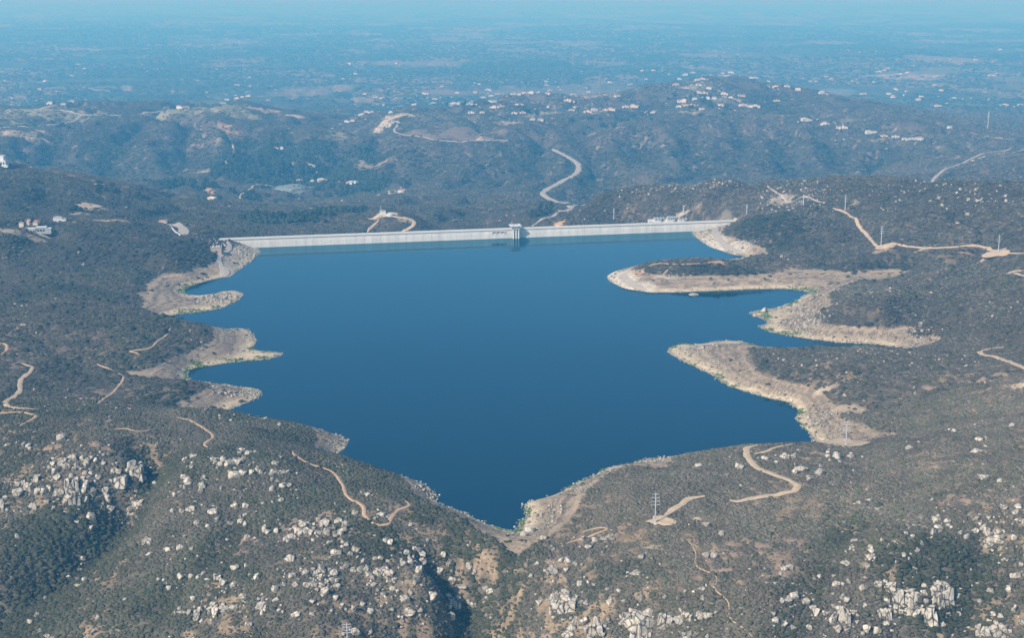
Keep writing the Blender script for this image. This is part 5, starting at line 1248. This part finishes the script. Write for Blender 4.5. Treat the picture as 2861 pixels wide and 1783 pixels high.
# the brightest houses of the plain, one by one
P_AREAS = [('plain left of the ribbed hill', 0, 640, 20), ('plain above the middle ridge', 760, 1250, 20), ('plain left of the right hilltop', 1250, 1600, 14), ('plain right of the right hilltop', 1900, 2426, 34)]
FARH = []
for ph, u0, u1, n_ in P_AREAS:
    S = []
    while len(S) < n_:
        u = random.uniform(u0, u1); v = 140+random.random()**.8*(125 if u0 < 1900 else 140)
        x, y, z = hit(u, v)
        if y > 6000 and z < -60 and fbm(np.array(x/400), np.array(y/600), 611, 3) > .47: S.append((u, v, x, y, z))
    for i, (u, v, x, y, z) in enumerate(S):
        k = random.randrange(4); cw = random.choice(['white', 'cream', 'cream']); cr2 = random.choice(['tile', 'greyroof', 'browntile', 'cream'])
        h_ = thing('house', f'tiny pale house dotted among trees on the {ph}', 'house', (x, y, z+1), random.uniform(-.6, .6), 'houses on the '+ph)
        sc = random.uniform(.7, 1.1); h_.scale = (sc*1.25, sc, sc)
        obj('walls', WM[(k, cw)], h_); obj('roof', RM[(k, cr2)], h_)
# and the countless rest
n_ = 16000; y = np.exp(rng.uniform(math.log(6000), math.log(22000), n_)); x = rng.uniform(-.44, .44, n_)*y
g_ = fbm(x/450, y/650, 611, 4); ok = (rng.uniform(0, 1, n_) < sstep(.47, .66, g_)*.55) & (Hs(x, y) < 15); x, y = x[ok], y[ok]
BOX = (np.array([(-1,-.6,-.4),(1,-.6,-.4),(1,.6,-.4),(-1,.6,-.4),(-1,-.6,.6),(1,-.6,.6),(1,.6,.6),(-1,.6,.6),(-.5,0,1),(.5,0,1)], float),
       np.array([(0,1,5),(0,5,4),(1,2,6),(1,6,5),(2,3,7),(2,7,6),(3,0,4),(3,4,7),(4,5,9),(4,9,8),(5,6,9),(6,7,8),(6,8,9),(7,4,8)]))
r = rng.uniform(4, 8, len(x))*np.clip(y/10000, .9, 1.8); c = None
hx = np.array([p for p in HXY]); m_ = hx[:,1] > 2300; hx = hx[m_]
gx = np.repeat(hx, 4, 0)+rng.normal(0, 1, (len(hx)*4, 2))*np.array([38, 45])
x = np.r_[x, gx[:,0]]; y = np.r_[y, gx[:,1]]; r = np.r_[r, rng.uniform(2, 4.6, len(gx))]
c = np.where(rng.uniform(0, 1, (len(x), 1)) < .25, np.array([[.42,.25,.17]]), np.array([[.50,.49,.46]]))*rng.uniform(.7, 1.1, (len(x), 1))
tag(scatter_mesh('distant_suburbs', [BOX], x, y, Hs(x, y), r, r*.55, c, M['rockstuff']), kind='stuff')

gx = np.repeat(hx, 22, 0)+rng.normal(0, 1, (len(hx)*22, 2))*np.array([48, 60]); r = rng.uniform(1.6, 4.2, len(gx))
tag(scatter_mesh('garden_planting', PROTO_F, gx[:,0], gx[:,1], Hs(gx[:,0], gx[:,1])+r*.2, r, r*rng.uniform(.8, 1.5, len(r)), np.array([0.045,0.060,0.030])*rng.uniform(.5, 1.6, (len(r), 1)), M['bush']), kind='stuff')
# ------------------------------------------------------------------ buildings nearer by
def place(u, v, rz=0.0): 
    x, y, z = hit(u, v); return (x, y, z)
def window(parent, x0, x1, y, z0, z1, name='window'):
    mb = MB(); mb.box(x0, x1, y-.12, y+.1, z0, z1); return mb.build(name, M['dark'], parent)
# pump house on the left abutment
x, y, z = place(511, 600)
b = thing('pump_house', 'square tan block pump house with rooftop equipment beside the left shore road', 'building', (x, y+3, z), 0.25)
mb = MB(); mb.box(-7,7,-5,5,-2,7.6); mb.build('walls', M['tan'], b)
mb = MB(); mb.box(-7.2,7.2,-5.2,5.2,7.61,8.2); mb.build('roof', M['greyroof'], b)
for q in (-3.5, 1.0, 4.0):
    mb = MB(); mb.box(q-1.0,q+1.0,-1.5,1.5,8.2,9.9); mb.build('rooftop_unit', M['white'], b)
window(b, -1.5, 1.5, -5.05, 0, 3.4, 'door')
# cream flat roofed house on the left hill
x, y, z = place(88, 551)
b = thing('house', 'long cream flat roofed house with grey wing on the left hill rim', 'house', (x, y+4, z), 0.2)
mb = MB(); mb.box(-15,-3,-5,4,-2,5.2); mb.build('walls', M['cream'], b)
mb = MB(); mb.box(-2.99,11,-4,5,-2,6.4); mb.box(11.01,17,-6,2,-2,4.8); mb.build('grey_wing', M['greyconcrete'], b)
mb = MB(); mb.box(-15.4,-2.6,-5.4,4.4,5.21,5.7); mb.build('roof', M['white'], b)
mb = MB(); mb.box(-2.55,11.4,-4.4,5.4,6.41,6.9); mb.build('roof', M['white'], b)
mb = MB(); mb.box(11.42,17.4,-6.4,2.4,4.81,5.3); mb.build('roof', M['white'], b)
for q in (-13, -9.5, -6): window(b, q, q+2.2, -5.05, 1, 3.6)
for q in (-.5, 3, 6.5): window(b, q, q+2.4, -4.05, 1.2, 4.2)
# red roofed house behind it
def simple_house(u, v, lab, cw, cr2, k, sc, rz=0.1):
    x, y, z = place(u, v); b = thing('house', lab, 'house', (x, y+2, z+.3), rz); b.scale = (sc,)*3
    obj('walls', WM[(k, cw)], b); obj('roof', RM[(k, cr2)], b); return b
simple_house(70, 533, 'low house with long red tiled roof behind the cream flat roofed house', 'cream', 'tile', 3, 1.0)
simple_house(141, 524, 'pale house with grey roof among trees on the left hill rim', 'white', 'greyroof', 1, .8)
simple_house(386, 529, 'small house with red roof at the head of the paved lot on the left hill', 'white', 'tile', 0, .7)
# white building cut by the left frame edge
x, y, z = place(4, 392)
b = thing('white_building', 'tall white modern building with pale blue upper storey at the left picture edge', 'building', (x, y+5, z), -0.15)
mb = MB(); mb.box(-9,9,-6,6,-3,9); mb.build('walls', M['white'], b)
mb = MB(); mb.box(-7,5,-5,5,9.01,17); mb.build('upper_storey', M['metal'], b)
mb = MB(); mb.box(-7.4,5.4,-5.4,5.4,17.01,17.6); mb.build('roof', M['white'], b)
mb = MB(); mb.box(-12,14,-9,-6.02,-3,1.2); mb.build('terrace', M['white'], b)
for q in (-6, -1, 4): window(b, q, q+3, -6.05, 2, 6)
# small works building on the knoll behind the dam
x, y, z = place(907, 506)
b = thing('works_building', 'small white works building on the tan knoll behind the dam', 'building', (x, y, z), 0.1)
mb = MB(); mb.box(-5,5,-4,4,-2,5); mb.build('walls', M['white'], b)
mb = MB(); mb.hip(-5,5,-4,4,5,6.2); mb.build('roof', M['greyroof'], b)
mb = MB(); mb.cyl(-3,1,6.0,13,.35,.25,8); mb.build('mast', M['metal'], b)
x, y, z = place(925, 511)
t_ = thing('storage_tank', 'low white round tank right of the works building on the knoll', 'tank', (x, y, z), 0)
mb = MB(); mb.cyl(0,0,-1,3.6,6,6,20); mb.build('tank_shell', M['white'], t_)
mb = MB(); mb.cyl(0,0,3.61,4.5,6.2,.6,20); mb.build('tank_roof', M['metal'], t_)
# equipment yard behind the right part of the dam
def yard(u, v, lab, n_, w, d, h):
    x, y, z = place(u, v); b = thing('equipment_block', lab, 'equipment', (x, y, z), RZ)
    mb = MB(); mb.box(-w,w,-d,d,-2,1.0); mb.build('plinth', M['concrete'], b)
    for k in range(n_):
        q = -w+(2*w)*(k+.5)/n_
        mb = MB(); mb.box(q-w/n_*.62,q+w/n_*.62,-d*.8,d*.8,1.01,h); mb.cyl(q,0,h,h+1.2,.8,.8,8); mb.build('cooling_unit', M['greymetal'], b)
yard(1562, 523, 'row of grey cooling units left end of the yard behind the dam', 4, 10, 4, 5)
yard(1592, 522, 'row of tall grey units in the middle of the yard behind the dam', 5, 9, 4, 6)
yard(1618, 523, 'low pale equipment row at the right end of the yard behind the dam', 3, 8, 3, 3.6)
x, y, z = place(1546, 524)
t_ = thing('storage_tank', 'flat pale blue covered basin at the left edge of the equipment yard', 'tank', (x, y, z), RZ)
mb = MB(); mb.box(-7,7,-4,4,-2,2.2); mb.build('basin_wall', M['white'], t_)
mb = MB(); mb.box(-6.5,6.5,-3.5,3.5,2.21,2.7); mb.build('basin_cover', M['metal'], t_)
# barrier walls on the abutment roads
def wall(name, line, lab, h, th, mt):
    mb = MB(); P3 = [hit(u, v) for u, v in line]
    for a, b2 in zip(P3[:-1], P3[1:]):
        d = Vector((b2[0]-a[0], b2[1]-a[1], 0)); n2 = Vector((-d.y, d.x, 0)).normalized()*th/2
        A = Vector(a); B = Vector(b2)
        v = [A-n2, A+n2, B+n2, B-n2]; up = Vector((0,0,h))
        mb.add([p-Vector((0,0,1)) for p in v]+[p+up for p in v], [(0,3,2,1),(4,5,6,7),(0,1,5,4),(1,2,6,5),(2,3,7,6),(3,0,4,7)])
    tag(mb.build(name, M[mt]), lab, 'wall')
wall('retaining_wall', [(403,535),(408,543),(415,551),(428,559)], 'white retaining wall curving below the paved lot on the left hill', 2.2, .8, 'white')
wall('barrier_wall', [(534,566),(529,579),(538,587)], 'low white barrier wall along the left abutment road', 1.2, .6, 'white')
wall('barrier_wall', [(1700,533),(1712,541)], 'low white barrier wall by the right dam end', 1.2, .6, 'white')

# ------------------------------------------------------------------ air, light, camera
hz = MB(); hz.box(-70000, 70000, -3000, 66000, -420, 480)
hm = bpy.data.materials.new('haze_air'); hm.use_nodes = True; nt = hm.node_tree; nt.nodes.clear()
o_ = nt.nodes.new('ShaderNodeOutputMaterial'); pv = nt.nodes.new('ShaderNodeVolumePrincipled')
pv.inputs['Color'].default_value = (*HAZE_C, 1); pv.inputs['Density'].default_value = HAZE_D; pv.inputs['Absorption Color'].default_value = (*HAZE_A, 1); pv.inputs['Anisotropy'].default_value = 0.0
nt.links.new(pv.outputs[0], o_.inputs['Volume'])
tag(hz.build('haze', hm), kind='stuff')

EL = math.radians(38); DIR = Vector((0.70*math.cos(EL), 0.714*math.cos(EL), -math.sin(EL)))
sl = bpy.data.lights.new('sun', 'SUN'); sl.energy = SUN_E; sl.angle = math.radians(0.5); sl.color = (1.0, 0.945, 0.87)
so = bpy.data.objects.new('sun', sl); COL.objects.link(so); so.rotation_euler = DIR.to_track_quat('-Z', 'Y').to_euler(); so.location = (0, 0, 2000)
w = bpy.data.worlds.new('World'); scene.world = w; w.use_nodes = True; nt = w.node_tree
sk = nt.nodes.new('ShaderNodeTexSky'); sk.sky_type = 'NISHITA'; sk.sun_disc = False
sk.sun_elevation = EL; sk.sun_rotation = math.radians(224.4); sk.altitude = 300; sk.air_density = 1.0; sk.dust_density = 0.6; sk.ozone_density = 3.0
bg = nt.nodes['Background']; bg.inputs['Strength'].default_value = SKY_S
nt.links.new(sk.outputs[0], bg.inputs['Color'])

cd = bpy.data.cameras.new('camera'); cam = bpy.data.objects.new('camera', cd); COL.objects.link(cam)
cam.location = (0, 0, CAMH); cam.rotation_euler = (math.pi/2-PITCH, 0, 0)
cd.sensor_fit = 'HORIZONTAL'; cd.sensor_width = 36.0; cd.lens = 36.0*F/2426.0
cd.clip_start = 5; cd.clip_end = 120000
scene.camera = cam
scene.view_settings.view_transform = 'Standard'; scene.view_settings.look = 'None'
scene.view_settings.exposure = EXPO; scene.view_settings.gamma = 1.0
cy = scene.cycles
cy.max_bounces = 4; cy.diffuse_bounces = 2; cy.glossy_bounces = 2; cy.transmission_bounces = 1; cy.volume_bounces = 0; cy.transparent_max_bounces = 4
cy.use_denoising = True; cy.sample_clamp_indirect = 4
